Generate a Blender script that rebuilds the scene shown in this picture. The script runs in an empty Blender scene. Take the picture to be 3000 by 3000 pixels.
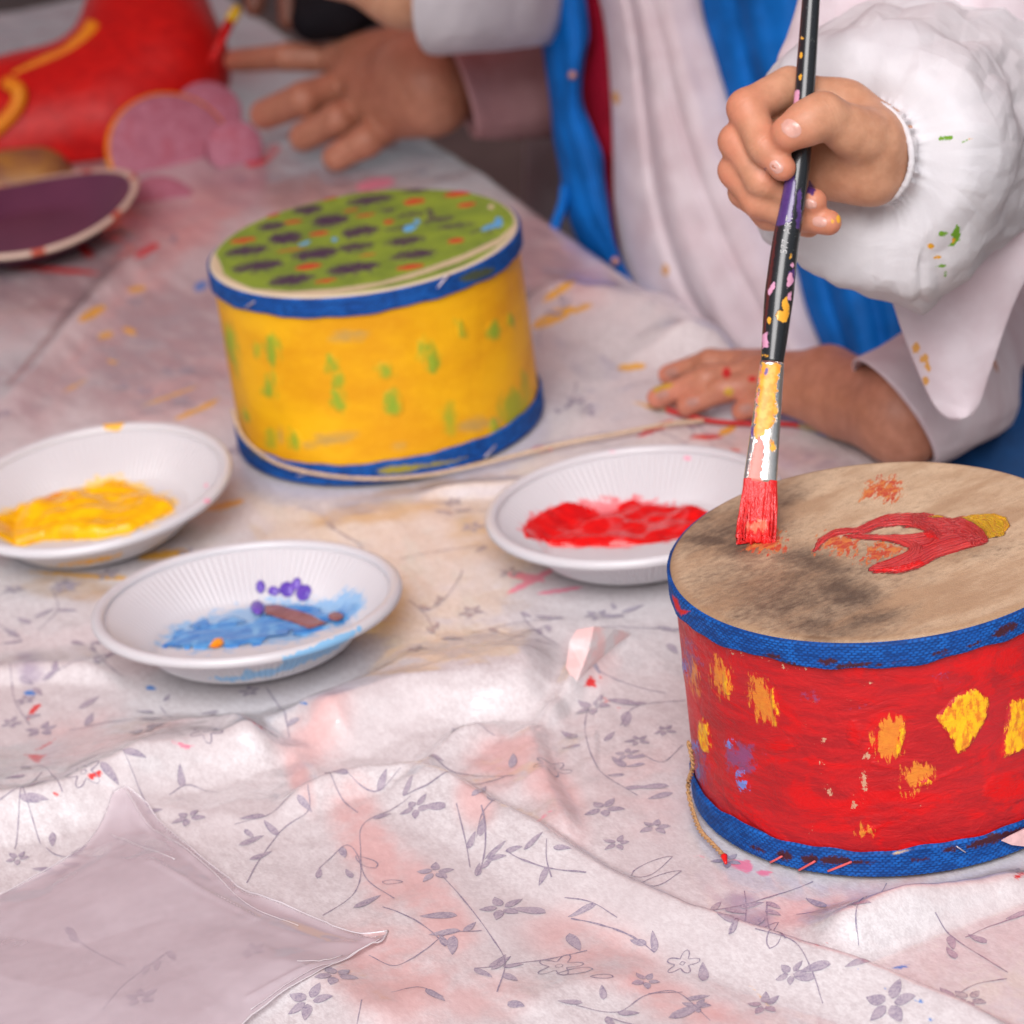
import bpy, math
import numpy as np
sc = bpy.context.scene
R_ = math.radians
rng = np.random.RandomState(7)

# ------------------------------------------------------------------ camera
FPX, PITCH, ROLL, CH = 1.0605*8600, .4163, -.1347, .6809      # focal length for a 3000 px wide picture, metres
fw = np.array([0, math.cos(PITCH), -math.sin(PITCH)])
_r = np.array([1., 0, 0]); _u = np.cross(_r, fw)
RT = math.cos(ROLL)*_r + math.sin(ROLL)*_u
UP = -math.sin(ROLL)*_r + math.cos(ROLL)*_u
CAM = np.array([0, 0, CH])
cd = bpy.data.cameras.new('camera'); co = bpy.data.objects.new('camera', cd); sc.collection.objects.link(co)
from mathutils import Matrix
co.matrix_world = Matrix(((RT[0], UP[0], -fw[0], 0), (RT[1], UP[1], -fw[1], 0), (RT[2], UP[2], -fw[2], CH), (0, 0, 0, 1)))
cd.sensor_width = 36; cd.lens = 36*FPX/3000; cd.clip_start = .05; cd.clip_end = 200
cd.dof.use_dof = True; cd.dof.focus_distance = 1.285; cd.dof.aperture_fstop = cd.lens/9.8
sc.camera = co

# ------------------------------------------------------------------ world, sun, exposure
SUN_EL, SUN_AZ = R_(46), R_(190)          # azimuth clockwise from +Y: behind the camera, a little to its left
w = bpy.data.worlds.new('World'); sc.world = w; w.use_nodes = True
nt = w.node_tree; bg = nt.nodes['Background']
sky = nt.nodes.new('ShaderNodeTexSky'); sky.sky_type = 'NISHITA'; sky.sun_disc = False
sky.sun_elevation = SUN_EL; sky.sun_rotation = SUN_AZ; sky.dust_density = 4; sky.ozone_density = .6
hs = nt.nodes.new('ShaderNodeHueSaturation'); hs.inputs['Saturation'].default_value = .35
nt.links.new(sky.outputs[0], hs.inputs['Color']); nt.links.new(hs.outputs[0], bg.inputs['Color'])
bg.inputs['Strength'].default_value = .09
sd = bpy.data.lights.new('sun', 'SUN'); sd.energy = 3.1; sd.angle = R_(42); sd.color = (1, .97, .985)
so = bpy.data.objects.new('sun', sd); sc.collection.objects.link(so)
from mathutils import Vector
_sv = Vector((math.sin(SUN_AZ)*math.cos(SUN_EL), math.cos(SUN_AZ)*math.cos(SUN_EL), math.sin(SUN_EL)))
so.rotation_euler = (-_sv).to_track_quat('-Z', 'Y').to_euler()
sc.view_settings.view_transform = 'Standard'; sc.view_settings.look = 'None'
sc.view_settings.exposure = -.04; sc.view_settings.gamma = 1; sc.view_settings.use_curve_mapping = False
sc.cycles.max_bounces = 10; sc.cycles.transparent_max_bounces = 12; sc.cycles.use_denoising = True

# ------------------------------------------------------------------ geometry helpers
def ray(x, y): return fw + RT*((x-1500)/FPX) - UP*((y-1500)/FPX)
def G(x, y, z=0.):
    d = ray(x, y); return CAM + d*((z-CH)/d[2])
def D(x, y, dep): return CAM + dep*ray(x, y)
def proj(P):
    d = np.asarray(P) - CAM; z = d@fw
    return np.stack([1500+FPX*(d@RT)/z, 1500-FPX*(d@UP)/z], -1), z
def ell(cx, cy, rx, ry, a=0, n=18):
    t = np.linspace(0, 2*np.pi, n, endpoint=False); a = R_(a)
    x, y = rx*np.cos(t), ry*np.sin(t)
    return np.stack([cx+x*math.cos(a)-y*math.sin(a), cy+x*math.sin(a)+y*math.cos(a)], -1)
def crop(ox, oy, s):
    return lambda pts: [(ox+s*p[0], oy+s*p[1]) for p in pts]
def poly_sd(P, poly, pad=1e9):
    """signed distance (negative inside) and nearest boundary point"""
    P = np.asarray(P, float); poly = np.asarray(poly, float)
    out = np.full(len(P), 1e9); near = P.copy()
    lo, hi = poly.min(0)-pad, poly.max(0)+pad
    idx = np.where(((P > lo) & (P < hi)).all(1))[0]
    if len(idx) == 0: return out, near
    Q = P[idx]; best = np.full(len(Q), 1e18); nb = Q.copy(); ins = np.zeros(len(Q), bool)
    for i in range(len(poly)):
        a, b = poly[i], poly[(i+1) % len(poly)]
        ab = b-a; t = np.clip(((Q-a)@ab)/max(ab@ab, 1e-12), 0, 1)
        c = a+t[:, None]*ab; d = ((Q-c)**2).sum(1)
        m = d < best; best[m] = d[m]; nb[m] = c[m]
        cr = ((a[1] > Q[:, 1]) != (b[1] > Q[:, 1]))
        xs = a[0] + (Q[:, 1]-a[1])*(b[0]-a[0])/((b[1]-a[1]) if b[1] != a[1] else 1e-12)
        ins ^= cr & (Q[:, 0] < xs)
    dd = np.sqrt(best); out[idx] = np.where(ins, -dd, dd); near[idx] = nb
    return out, near
def px_mask(V, N, polys, clampmm=8.):
    """how deep (mm) each camera-facing vertex lies inside any outline; negative outside"""
    uv, z = proj(V)
    face = ((V-CAM)*N).sum(1) < 0
    best = np.full(len(V), -clampmm)
    for p in polys:
        d, _ = poly_sd(uv, p, pad=80)
        best = np.maximum(best, -np.clip(d*z/FPX*1000, -clampmm, clampmm))
    best[~face] = -clampmm
    return best
_perm = np.random.RandomState(3).rand(64, 64, 64).astype(np.float32)
def vnoise(P):
    P = np.asarray(P, np.float64); i = np.floor(P).astype(int); f = P-i; f = f*f*(3-2*f)
    r = 0
    for dx in (0, 1):
        for dy in (0, 1):
            for dz in (0, 1):
                wgt = (f[..., 0] if dx else 1-f[..., 0])*(f[..., 1] if dy else 1-f[..., 1])*(f[..., 2] if dz else 1-f[..., 2])
                r = r + wgt*_perm[(i[..., 0]+dx) & 63, (i[..., 1]+dy) & 63, (i[..., 2]+dz) & 63]
    return r*2-1
def fbm(P, o=3):
    P = np.asarray(P); r = 0; a = 1.
    for k in range(o):
        r = r + a*vnoise(P*(2**k)+17.3*k); a *= .5
    return r
def tri(x, y, n=1 << 20, seed=0):
    """crumpled-sheet noise: flat triangular facets meeting in straight creases"""
    a = np.asarray(x)-.5*np.asarray(y); b = np.asarray(y); ia = np.floor(a).astype(int); ib = np.floor(b).astype(int); fa, fb = a-ia, b-ib
    h = lambda i, j: _perm[(i % n) % 64, (j+7*seed) % 64, (((i % n)//64)*5+j//64+seed) % 64]*2-1
    h00, h10, h01, h11 = h(ia, ib), h(ia+1, ib), h(ia, ib+1), h(ia+1, ib+1)
    return np.where(fa+fb < 1, h00*(1-fa-fb)+h10*fa+h01*fb, h11*(fa+fb-1)+h10*(1-fb)+h01*(1-fa))
def smooth01(x): x = np.clip(x, 0, 1); return x*x*(3-2*x)
def catmull(pts, n=10):
    P = np.asarray(pts, float); P = np.vstack([2*P[0]-P[1], P, 2*P[-1]-P[-2]]); out = []
    for i in range(1, len(P)-2):
        for t in np.linspace(0, 1, n, endpoint=False):
            out.append(.5*((2*P[i]) + (-P[i-1]+P[i+1])*t + (2*P[i-1]-5*P[i]+4*P[i+1]-P[i+2])*t*t + (-P[i-1]+3*P[i]-3*P[i+1]+P[i+2])*t**3))
    out.append(P[-2]); return np.array(out)
def thing(name, label, cat, loc=(0, 0, 0), group=None):
    o = bpy.data.objects.new(name, None); sc.collection.objects.link(o); o.location = loc
    o.empty_display_size = .02; tag(o, label, cat, group); return o
def tag(o, label=None, cat=None, group=None, kind=None):
    if label: o['label'] = label
    if cat: o['category'] = cat
    if group: o['group'] = group
    if kind: o['kind'] = kind
    return o
def obj(name, V, F, m, parent=None, smooth=True, attrs=None):
    V = np.asarray(V, np.float32); me = bpy.data.meshes.new(name)
    if isinstance(F, np.ndarray) and F.ndim == 2:
        k = F.shape[1]; nf = len(F)
        me.vertices.add(len(V)); me.vertices.foreach_set('co', V.ravel())
        me.loops.add(nf*k); me.loops.foreach_set('vertex_index', F.astype(np.int32).ravel())
        me.polygons.add(nf); me.polygons.foreach_set('loop_start', np.arange(0, nf*k, k, dtype=np.int32))
        me.update(calc_edges=True)
    else:
        me.from_pydata(V.tolist(), [], [list(map(int, f)) for f in F])
    me.validate()
    if smooth: me.polygons.foreach_set('use_smooth', np.ones(len(me.polygons), bool))
    for k, a in (attrs or {}).items():
        at = me.attributes.new(k, 'FLOAT', 'POINT'); at.data.foreach_set('value', np.asarray(a, np.float32))
    me.materials.append(m)
    o = bpy.data.objects.new(name, me); sc.collection.objects.link(o)
    if parent is not None:
        o.parent = parent; o.matrix_parent_inverse = Matrix.Translation(-Vector(parent.location)) if parent.type == 'EMPTY' else Matrix()
    return o
def vnormals(V, F):
    V = np.asarray(V, float); n = np.zeros_like(V)
    a = np.cross(V[F[:, 1]]-V[F[:, 0]], V[F[:, 2]]-V[F[:, 0]])
    if F.shape[1] == 4: a = a + np.cross(V[F[:, 2]]-V[F[:, 0]], V[F[:, 3]]-V[F[:, 0]])
    for k in range(F.shape[1]): np.add.at(n, F[:, k], a)
    return n/np.maximum(np.linalg.norm(n, axis=1, keepdims=True), 1e-12)
def gridF(nr, nc, wrap=False):
    i = np.arange(nr-1)[:, None]; j = np.arange(nc if wrap else nc-1)[None, :]; j2 = (j+1) % nc
    return np.stack([i*nc+j, i*nc+j2, (i+1)*nc+j2, (i+1)*nc+j], -1).reshape(-1, 4)
def lathe(prof, n, c=(0, 0, 0)):
    prof = np.asarray(prof, float); t = np.linspace(0, 2*np.pi, n, endpoint=False)
    V = np.stack([prof[:, :1]*np.cos(t), prof[:, :1]*np.sin(t), np.repeat(prof[:, 1:], n, 1)], -1).reshape(-1, 3)
    return V+np.array(c), gridF(len(prof), n, True), np.tile(t, len(prof))
def tube(pts, rad, n=10, cap=True):
    P = np.asarray(pts, float); m = len(P); rad = np.broadcast_to(np.asarray(rad, float), (m,))
    T = np.gradient(P, axis=0); T /= np.linalg.norm(T, axis=1, keepdims=True)
    ref = np.array([0, 0, 1.]) if abs(T[:, 2]).mean() < .8 else np.array([0, 1., 0])
    A = np.cross(T, ref); A /= np.linalg.norm(A, axis=1, keepdims=True); B = np.cross(A, T)
    t = np.linspace(0, 2*np.pi, n, endpoint=False)
    V = P[:, None]+rad[:, None, None]*(np.cos(t)[None, :, None]*A[:, None]+np.sin(t)[None, :, None]*B[:, None])
    V = V.reshape(-1, 3); F = gridF(m, n, True)
    if cap:
        V = np.vstack([V, P[0], P[-1]]); k = m*n
        tri = [[(j+1) % n, j, k, k] for j in range(n)] + [[(m-1)*n+j, (m-1)*n+(j+1) % n, k+1, k+1] for j in range(n)]
        F = [list(f) for f in F]+[f[:3] for f in tri]
    return V, F
def patch(poly, h, zf, ragged=0.):
    """grid patch filling a ground-plan polygon, height from zf(x,y,depth_inside)"""
    poly = np.asarray(poly, float); lo, hi = poly.min(0)-h, poly.max(0)+h
    xs = np.arange(lo[0], hi[0]+h, h); ys = np.arange(lo[1], hi[1]+h, h)
    X, Y = np.meshgrid(xs, ys); P = np.stack([X.ravel(), Y.ravel()], -1)
    s, nr = poly_sd(P, poly); keep = s < .75*h
    mv = (s > -.35*h) & keep; P[mv] = nr[mv]; s = np.where(mv, 0, s)
    F = gridF(len(ys), len(xs)); F = F[keep[F].all(1)]
    if ragged: F = F[((-s+ragged*fbm(np.column_stack([P*170, 0*s]), 3)-.15*ragged) > 0)[F].all(1)]
    used = np.unique(F); mp = np.full(len(P), -1); mp[used] = np.arange(len(used))
    P = P[used]; z = zf(P[:, 0], P[:, 1], -s[used])
    return np.column_stack([P, z]), mp[F]
def surface_nets(Fd, org, h, sm=2):
    nx, ny, nz = Fd.shape; ins = Fd < 0
    cnt = np.zeros((nx-1, ny-1, nz-1), np.float32); acc = np.zeros((nx-1, ny-1, nz-1, 3), np.float32)
    corner = [(0, 0, 0), (1, 0, 0), (0, 1, 0), (1, 1, 0), (0, 0, 1), (1, 0, 1), (0, 1, 1), (1, 1, 1)]
    sl = lambda c: (slice(c[0], nx-1+c[0]), slice(c[1], ny-1+c[1]), slice(c[2], nz-1+c[2]))
    for a in range(8):
        for ax in range(3):
            if corner[a][ax]: continue
            b = list(corner[a]); b[ax] = 1
            fa, fb = Fd[sl(corner[a])], Fd[sl(b)]; m = (fa < 0) != (fb < 0)
            t = np.where(m, fa/np.where(m, fa-fb, 1), 0)
            cnt += m
            for k in range(3): acc[..., k] += m*(corner[a][k] + (t if k == ax else 0))
    act = cnt > 0; idx = np.full(act.shape, -1, np.int64); idx[act] = np.arange(act.sum())
    I = np.argwhere(act); V = (I + acc[act]/cnt[act][:, None])*h + org
    Q = []
    for ax in range(3):
        o1, o2 = [(1, 2), (2, 0), (0, 1)][ax]
        s0 = [slice(None)]*3; s1 = [slice(None)]*3; s0[ax] = slice(0, -1); s1[ax] = slice(1, None)
        chg = ins[tuple(s0)] != ins[tuple(s1)]
        pos = np.argwhere(chg); ok = (pos[:, o1] > 0) & (pos[:, o2] > 0) & (pos[:, o1] < Fd.shape[o1]-1) & (pos[:, o2] < Fd.shape[o2]-1)
        pos = pos[ok]; fl = ins[tuple(s0)][tuple(pos.T)]
        def ci(d1, d2):
            q = pos.copy(); q[:, o1] -= d1; q[:, o2] -= d2; return idx[tuple(q.T)]
        q = np.stack([ci(1, 1), ci(0, 1), ci(0, 0), ci(1, 0)], -1)
        q[~fl] = q[~fl][:, ::-1]; Q.append(q)
    Fq = np.vstack(Q)
    for _ in range(sm):
        s_ = np.zeros_like(V); c_ = np.zeros(len(V))
        for k in range(4):
            a, b = Fq[:, k], Fq[:, (k+1) % 4]
            np.add.at(s_, a, V[b]); np.add.at(c_, a, 1)
        V = V*.45+.55*s_/np.maximum(c_, 1)[:, None]
    return V, Fq
def smin(a, b, k):
    h = np.clip(.5+.5*(b-a)/k, 0, 1); return b*(1-h)+a*h-k*h*(1-h)
def sdf_body(groups, h, pad=.01, sm=2, post=None):
    """groups: list of (k_inside, k_to_rest, [(p,q,rp,rq),...]); tapered capsules blended into one skin"""
    pts = np.array([p for g in groups for c in g[2] for p in (c[0], c[1])]); rm = max(max(c[2], c[3]) for g in groups for c in g[2])
    lo, hi = pts.min(0)-rm-pad, pts.max(0)+rm+pad
    ax = [np.arange(lo[i], hi[i], h) for i in range(3)]
    X, Y, Z = np.meshgrid(*ax, indexing='ij', copy=False); X = X.astype(np.float32); Y = Y.astype(np.float32); Z = Z.astype(np.float32)
    tot = None
    for kin, kout, caps in groups:
        g = None
        for p, q, rp, rq in caps:
            p = np.asarray(p, float); d = np.asarray(q, float)-p
            t = np.clip(((X-p[0])*d[0]+(Y-p[1])*d[1]+(Z-p[2])*d[2])/max(d@d, 1e-12), 0, 1)
            s = np.sqrt((X-p[0]-t*d[0])**2+(Y-p[1]-t*d[1])**2+(Z-p[2]-t*d[2])**2)-(rp+(rq-rp)*t)
            g = s if g is None else smin(g, s, kin)
        tot = g if tot is None else (np.minimum(tot, g) if kout <= 0 else smin(tot, g, kout))
    return surface_nets(tot.astype(np.float32), np.array([a[0] for a in ax]), h, sm)

# ------------------------------------------------------------------ material helper
class Mat:
    def __init__(s, name):
        s.m = bpy.data.materials.new(name); s.m.use_nodes = True; s.t = s.m.node_tree; s.b = s.t.nodes['Principled BSDF']
        s.co = s.t.nodes.new('ShaderNodeTexCoord').outputs['Object']
    def put(s, sock, v):
        if isinstance(v, bpy.types.NodeSocket): s.t.links.new(v, sock)
        elif isinstance(v, (tuple, list)) and len(v) == 3 and sock.type == 'RGBA': sock.default_value = (*v, 1)
        else: sock.default_value = v
    def set(s, **k):
        for n, v in k.items(): s.put(s.b.inputs[n.replace('_', ' ')], v)
        return s
    def node(s, ty, ins=None, out=0, **props):
        n = s.t.nodes.new(ty)
        for k, v in props.items(): setattr(n, k, v)
        for k, v in (ins or {}).items(): s.put(n.inputs[k], v)
        return n.outputs[out]
    def attr(s, name): return s.node('ShaderNodeAttribute', attribute_name=name, out=2)
    def vec(s, sx, sy, sz, rot=(0, 0, 0)):
        return s.node('ShaderNodeMapping', {'Vector': s.co, 'Scale': (1/sx, 1/sy, 1/sz), 'Rotation': rot}, vector_type='TEXTURE')
    def noise(s, scale, detail=3, rough=.55, vec=None, dist=0):
        return s.node('ShaderNodeTexNoise', {'Vector': vec if vec is not None else s.co, 'Scale': scale, 'Detail': detail, 'Roughness': rough, 'Distortion': dist})
    def vor(s, scale, vec=None, feature='F1'):
        return s.node('ShaderNodeTexVoronoi', {'Vector': vec if vec is not None else s.co, 'Scale': scale}, feature=feature)
    def math(s, op, a, b=0.): return s.node('ShaderNodeMath', {0: a, 1: b}, operation=op)
    def ramp(s, v, lo, hi, a=0., b=1.):
        return s.node('ShaderNodeMapRange', {0: v, 1: lo, 2: hi, 3: a, 4: b}, interpolation_type='SMOOTHSTEP')
    def mix(s, f, a, b):
        n = s.t.nodes.new('ShaderNodeMix'); n.data_type = 'RGBA'; s.put(n.inputs[0], f); s.put(n.inputs[6], a); s.put(n.inputs[7], b); return n.outputs[2]
    def bump(s, h, strength=.3, dist=.001, prev=None):
        i = {'Strength': strength, 'Distance': dist, 'Height': h}
        if prev is not None: i['Normal'] = prev
        return s.node('ShaderNodeBump', i)
    def layer(s, base, mask, col, amp=1.5, nz=None, soft=.5, shift=0.):
        """paint layer: outline depth in mm, ragged by a noise"""
        nz = nz if nz is not None else s.noise(600, 4)
        v = s.math('ADD', mask, s.math('MULTIPLY', s.math('SUBTRACT', nz, .5), amp*2))
        f = s.ramp(v, shift-soft, shift+soft)
        return s.mix(f, base, col), f
def plain(name, col, rough=.5, var=.12, scale=300, spec=.5, **k):
    M = Mat(name); n = M.noise(scale, 4)
    M.set(Base_Color=M.mix(M.ramp(n, .3, .7), tuple(c*(1-var) for c in col), tuple(min(1, c*(1+var)) for c in col)), Roughness=rough, **k)
    M.b.inputs['Specular IOR Level'].default_value = spec
    M.set(Normal=M.bump(n, .25, .0006)); return M.m

# ------------------------------------------------------------------ where things stand (table top is z = 0)
YD = dict(c=(-.0631, 1.6906), h=.1140, R=.09)
RD = dict(c=(.1525, 1.2022), h=.1112, R=.09)
PL = {'blue': dict(c=(-.1372, 1.412), tx=.0488, ty=-.0328), 'red': dict(c=(.0633, 1.4692), tx=.0217, ty=-.0074),
      'yellow': dict(c=(-.2274, 1.588), tx=-.0514, ty=.0176)}
PR, PH = .078, .0272                        # plate radius and rim height
E0 = np.array([.199, 1.547]); EU = np.array([-.3095, .9509]); EN = np.array([.9509, .3095])   # the children's edge of the table
FAR = 1.39
def se(P): P = np.asarray(P)[..., :2]-E0; return P@EU, P@EN

# ------------------------------------------------------------------ ground, table, bench
M = Mat('paving'); n1 = M.noise(3, 6); n2 = M.noise(60, 4)
M.set(Base_Color=M.mix(M.ramp(n1, .35, .65), (.13, .105, .095), (.2, .17, .155)), Roughness=.85, Normal=M.bump(n2, .4, .004))
t = np.array([[-40, -40], [40, -40], [40, 40], [-40, 40]])
tag(obj('ground', np.column_stack([t, np.full(4, -.6)]), [[0, 1, 2, 3]], M.m, smooth=False), kind='structure')
def box(c, ax, half):
    """oriented box, bevel-free, with ax rows as unit axes"""
    V = np.array([np.array(c)+sum(np.array(ax[k])*half[k]*s[k] for k in range(3)) for s in
                  [(-1, -1, -1), (1, -1, -1), (1, 1, -1), (-1, 1, -1), (-1, -1, 1), (1, -1, 1), (1, 1, 1), (-1, 1, 1)]])
    return V, [[0, 3, 2, 1], [4, 5, 6, 7], [0, 1, 5, 4], [1, 2, 6, 5], [2, 3, 7, 6], [3, 0, 4, 7]]
AX = [(*EU, 0), (*EN, 0), (0, 0, 1)]
def ST(s, e, z=0): p = E0+s*EU+e*EN; return np.array([p[0], p[1], z])
mt_wood = plain('grey_wood', (.16, .12, .1), .7, .25, 40)
tb = thing('table', 'low table hidden under the printed plastic cloth', 'table', ST(.3, -.4, -.6))
obj('table_top', *box(ST(.35, -.445, -.028), AX, (1.03, .43, .012)), mt_wood, tb, False)
for s, e in ((-.6, -.06), (-.6, -.84), (1.3, -.06), (1.3, -.84)):
    obj('leg', *box(ST(s, e, -.32), AX, (.025, .025, .2795)), mt_wood, tb, False)
mt_bench = plain('dark_bench_wood', (.035, .03, .032), .6, .3, 60)
bn = thing('bench', 'dark wooden bench on the paving behind the table edge', 'bench', ST(.75, .55, -.6))
obj('seat', *box(ST(.9, .5, -.235), AX, (.7, .12, .018)), mt_bench, bn, False)
for s in (.35, 1.45): obj('leg', *box(ST(s, .5, -.427), AX, (.03, .1, .173)), mt_bench, bn, False)

# ------------------------------------------------------------------ unseen fabric roof, added to shade the far half of the table
u_, v_ = np.meshgrid(np.linspace(0, 1, 30), np.linspace(0, 1, 30)); cxy = np.stack([-2.2+4.6*u_, .98+4.5*v_], -1)
cv = np.dstack([cxy, 1.20+.12*v_-.06*np.sin(np.pi*u_)*np.sin(np.pi*v_)]).reshape(-1, 3)
M = Mat('added_canopy_fabric'); M.set(Base_Color=M.mix(M.noise(300, 3), (.50, .22, .22), (.58, .28, .27)), Roughness=.8, Transmission_Weight=0.)
tl = M.t.nodes.new('ShaderNodeBsdfTranslucent'); tl.inputs[0].default_value = (.50, .20, .19, 1); mxs = M.t.nodes.new('ShaderNodeMixShader'); mxs.inputs[0].default_value = .5
M.t.links.new(M.b.outputs[0], mxs.inputs[1]); M.t.links.new(tl.outputs[0], mxs.inputs[2]); M.t.links.new(mxs.outputs[0], M.t.nodes['Material Output'].inputs[0])
cn = thing('added_canopy', 'unseen pink fabric cover added to shade the far end of the table', 'added_canopy', (0, 3.3, -.6))
obj('added_cover', cv, gridF(30, 30), M.m, cn)
for x, y in ((-2.1, 1.05), (2.3, 1.05), (-2.1, 5.35), (2.3, 5.35)): obj('added_pole', *tube(np.array([[x, y, -.6], [x, y, .5], [x, y, 1.21]]), .02, 12), mt_wood, cn)

# ------------------------------------------------------------------ tablecloth: one draped sheet
def spaced(a, b, f0, f1, fine, grow, mx):
    x = list(np.arange(f0, f1+1e-9, fine)); d = fine
    while x[-1] < b: d = min(d*grow, mx); x.append(x[-1]+d)
    d = fine; y = [x[0]]
    while y[-1] > a: d = min(d*grow, mx); y.append(y[-1]-d)
    return np.array(y[:0:-1]+x)
Ss = spaced(-.72, FAR+.22, -.56, .32, .00125, 1.02, .006)
Es = spaced(-.92, .24, -.62, .03, .00125, 1.05, .01)
SS, EE = np.meshgrid(Ss, Es, indexing='ij')
XY = E0+SS[..., None]*EU+EE[..., None]*EN
PX, DEPTH = proj(np.dstack([XY, np.zeros(SS.shape)]).reshape(-1, 3)); 
XYf = XY.reshape(-1, 2)
def ridge(pts, h, wn, wf, taper=.18, pn=1.4, pf=1.2):
    """fold with its crest over px points listed left to right; wn/wf: reach (m) on the near / far side"""
    P = np.array([G(*p)[:2] for p in catmull(pts, 6)])
    L = np.r_[0, np.cumsum(np.linalg.norm(np.diff(P, axis=0), axis=1))]
    best = np.full(len(XYf), 1e9); side = np.zeros(len(XYf)); par = np.zeros(len(XYf))
    lo, hi = P.min(0)-max(wn, wf), P.max(0)+max(wn, wf)
    ix = np.where(((XYf > lo) & (XYf < hi)).all(1))[0]; Q = XYf[ix]
    b = np.full(len(Q), 1e9); s_ = np.zeros(len(Q)); p_ = np.zeros(len(Q))
    for i in range(len(P)-1):
        ab = P[i+1]-P[i]; t = np.clip(((Q-P[i])@ab)/(ab@ab), 0, 1); c = P[i]+t[:, None]*ab
        d = np.linalg.norm(Q-c, axis=1); m = d < b; b[m] = d[m]
        cr = ab[0]*(Q[:, 1]-P[i][1])-ab[1]*(Q[:, 0]-P[i][0]); s_[m] = np.sign(cr)[m]; p_[m] = (L[i]+t*(L[i+1]-L[i]))[m]
    u = p_/L[-1]; env = smooth01(u/taper)*smooth01((1-u)/taper)
    near = s_ < 0                                         # right-hand side of a left-to-right crest: towards the camera
    x = np.where(near, b/wn, b/wf)
    w0 = np.where(near, wn, wf); lin = np.clip(1-np.sqrt(x*x+(.0022/w0)**2), 0, 1); lin = np.where(near, lin**1.12, lin**1.5)
    prof = .25*(1-smooth01(x))+.75*lin
    out = np.zeros(len(XYf)); out[ix] = h*env*prof
    return out
Z = np.zeros(len(XYf))
def addr(*a, **k):
    global Z
    Z = np.maximum(Z, ridge(*a, **k))+.25*np.minimum(Z, ridge(*a, **k))
addr([(-200, 2450), (120, 2400), (342, 2335), (512, 2276), (650, 2232), (850, 2172)], .0175, .024, .085, taper=.12, pn=1)
addr([(880, 2190), (1002, 2131), (1185, 2070), (1355, 2040), (1500, 2030), (1660, 2015)], .0165, .030, .075, taper=.16, pn=1)
addr([(780, 2420), (911, 2342), (1060, 2290), (1219, 2268), (1330, 2180), (1469, 2120), (1570, 2098)], .0085, .016, .012, taper=.2)
addr([(1150, 2262), (1250, 2285), (1400, 2365), (1560, 2455), (1700, 2545), (1850, 2625), (2000, 2690), (2180, 2755), (2380, 2825), (2600, 2905), (2800, 2985), (3050, 3085)], .0115, .030, .010, taper=.07)
addr([(1520, 2100), (1560, 2130), (1583, 2228), (1640, 2370), (1690, 2500)], .007, .022, .008, taper=.2)
addr([(2360, 2800), (2480, 2755), (2620, 2700), (2800, 2625), (3050, 2530)], .0145, .020, .03, taper=.2, pn=1)
addr([(1560, 2160), (1640, 2070), (1720, 1975), (1790, 1900), (1850, 1850)][::1], .009, .006, .016, taper=.25)
addr([(-100, 1985), (200, 1965), (420, 1990), (560, 2020)], .006, .012, .03)
addr([(1200, 1440), (1600, 1425), (1850, 1400)], .006, .012, .02)
addr([(1500, 880), (1750, 900), (1950, 960), (2100, 1060)], .016, .05, .05)
addr([(0, 1230), (180, 1010), (330, 830), (470, 700)], .007, .018, .018)
addr([(600, 2700), (900, 2880), (1200, 3050)], .006, .03, .03)
addr([(1500, 2990), (1700, 2900), (1900, 2890)], .004, .03, .03)
def soften(A, n):
    A = A.reshape(SS.shape)
    for _ in range(n):
        A = np.pad(A, 1, mode='edge'); A = (A[:-2, 1:-1]+2*A[1:-1, 1:-1]+A[2:, 1:-1])/4 if False else (A[:-2, 1:-1]+A[2:, 1:-1]+A[1:-1, :-2]+A[1:-1, 2:]+2*A[1:-1, 1:-1])/6
    return A.ravel()
Z = soften(Z, 4)
P3 = np.column_stack([XYf, np.zeros(len(XYf))])
fine = (DEPTH < 1.75)
nz = np.zeros(len(XYf))
nz += .0018*fbm(P3*11, 2)+.0002*fbm(P3*60+2, 2)
an = np.column_stack([P3@np.array([*EU, 0])*30, P3@np.array([*EN, 0])*110, P3[:, 2]])
nz += .0004*fbm(an+5, 2)
# crumpled film on the camera-facing slopes
hx = np.gradient(Z.reshape(SS.shape), axis=0).ravel()
wp = P3+.006*np.column_stack([vnoise(P3*25+9), vnoise(P3*25+31), 0*nz])
c1, s1_ = math.cos(.5), math.sin(.5); wx, wy = wp[:, 0]*c1+wp[:, 1]*s1_, -wp[:, 0]*s1_+wp[:, 1]*c1
crump = .0038*tri(wx/.040, wy/.026, seed=1)+.0019*tri(wx/.019+wy/.05, wy/.014, seed=2)+.0007*tri(wx/.008, wy/.009-wx/.02, seed=3)
band = np.exp(-((PX[:, 1]-(2440-.18*PX[:, 0]))/150)**2)*(PX[:, 0] < 1750)
zone = np.clip(.80*band+.26*smooth01(Z/.010)+.10+.12*fbm(P3*9+6, 2), .07, .75)
nz += crump*zone
Z = Z+nz
flat = np.ones(len(XYf))
for c, r in [(YD['c'], .092), (RD['c'], .092)]+[(p['c'], .062) for p in PL.values()]:
    d = np.linalg.norm(XYf-np.array(c), axis=1); flat *= smooth01((d-r)/.028)
Z = Z*flat-.0012*(1-flat)
Z = np.clip(Z, -.004, None)-.0
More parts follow.
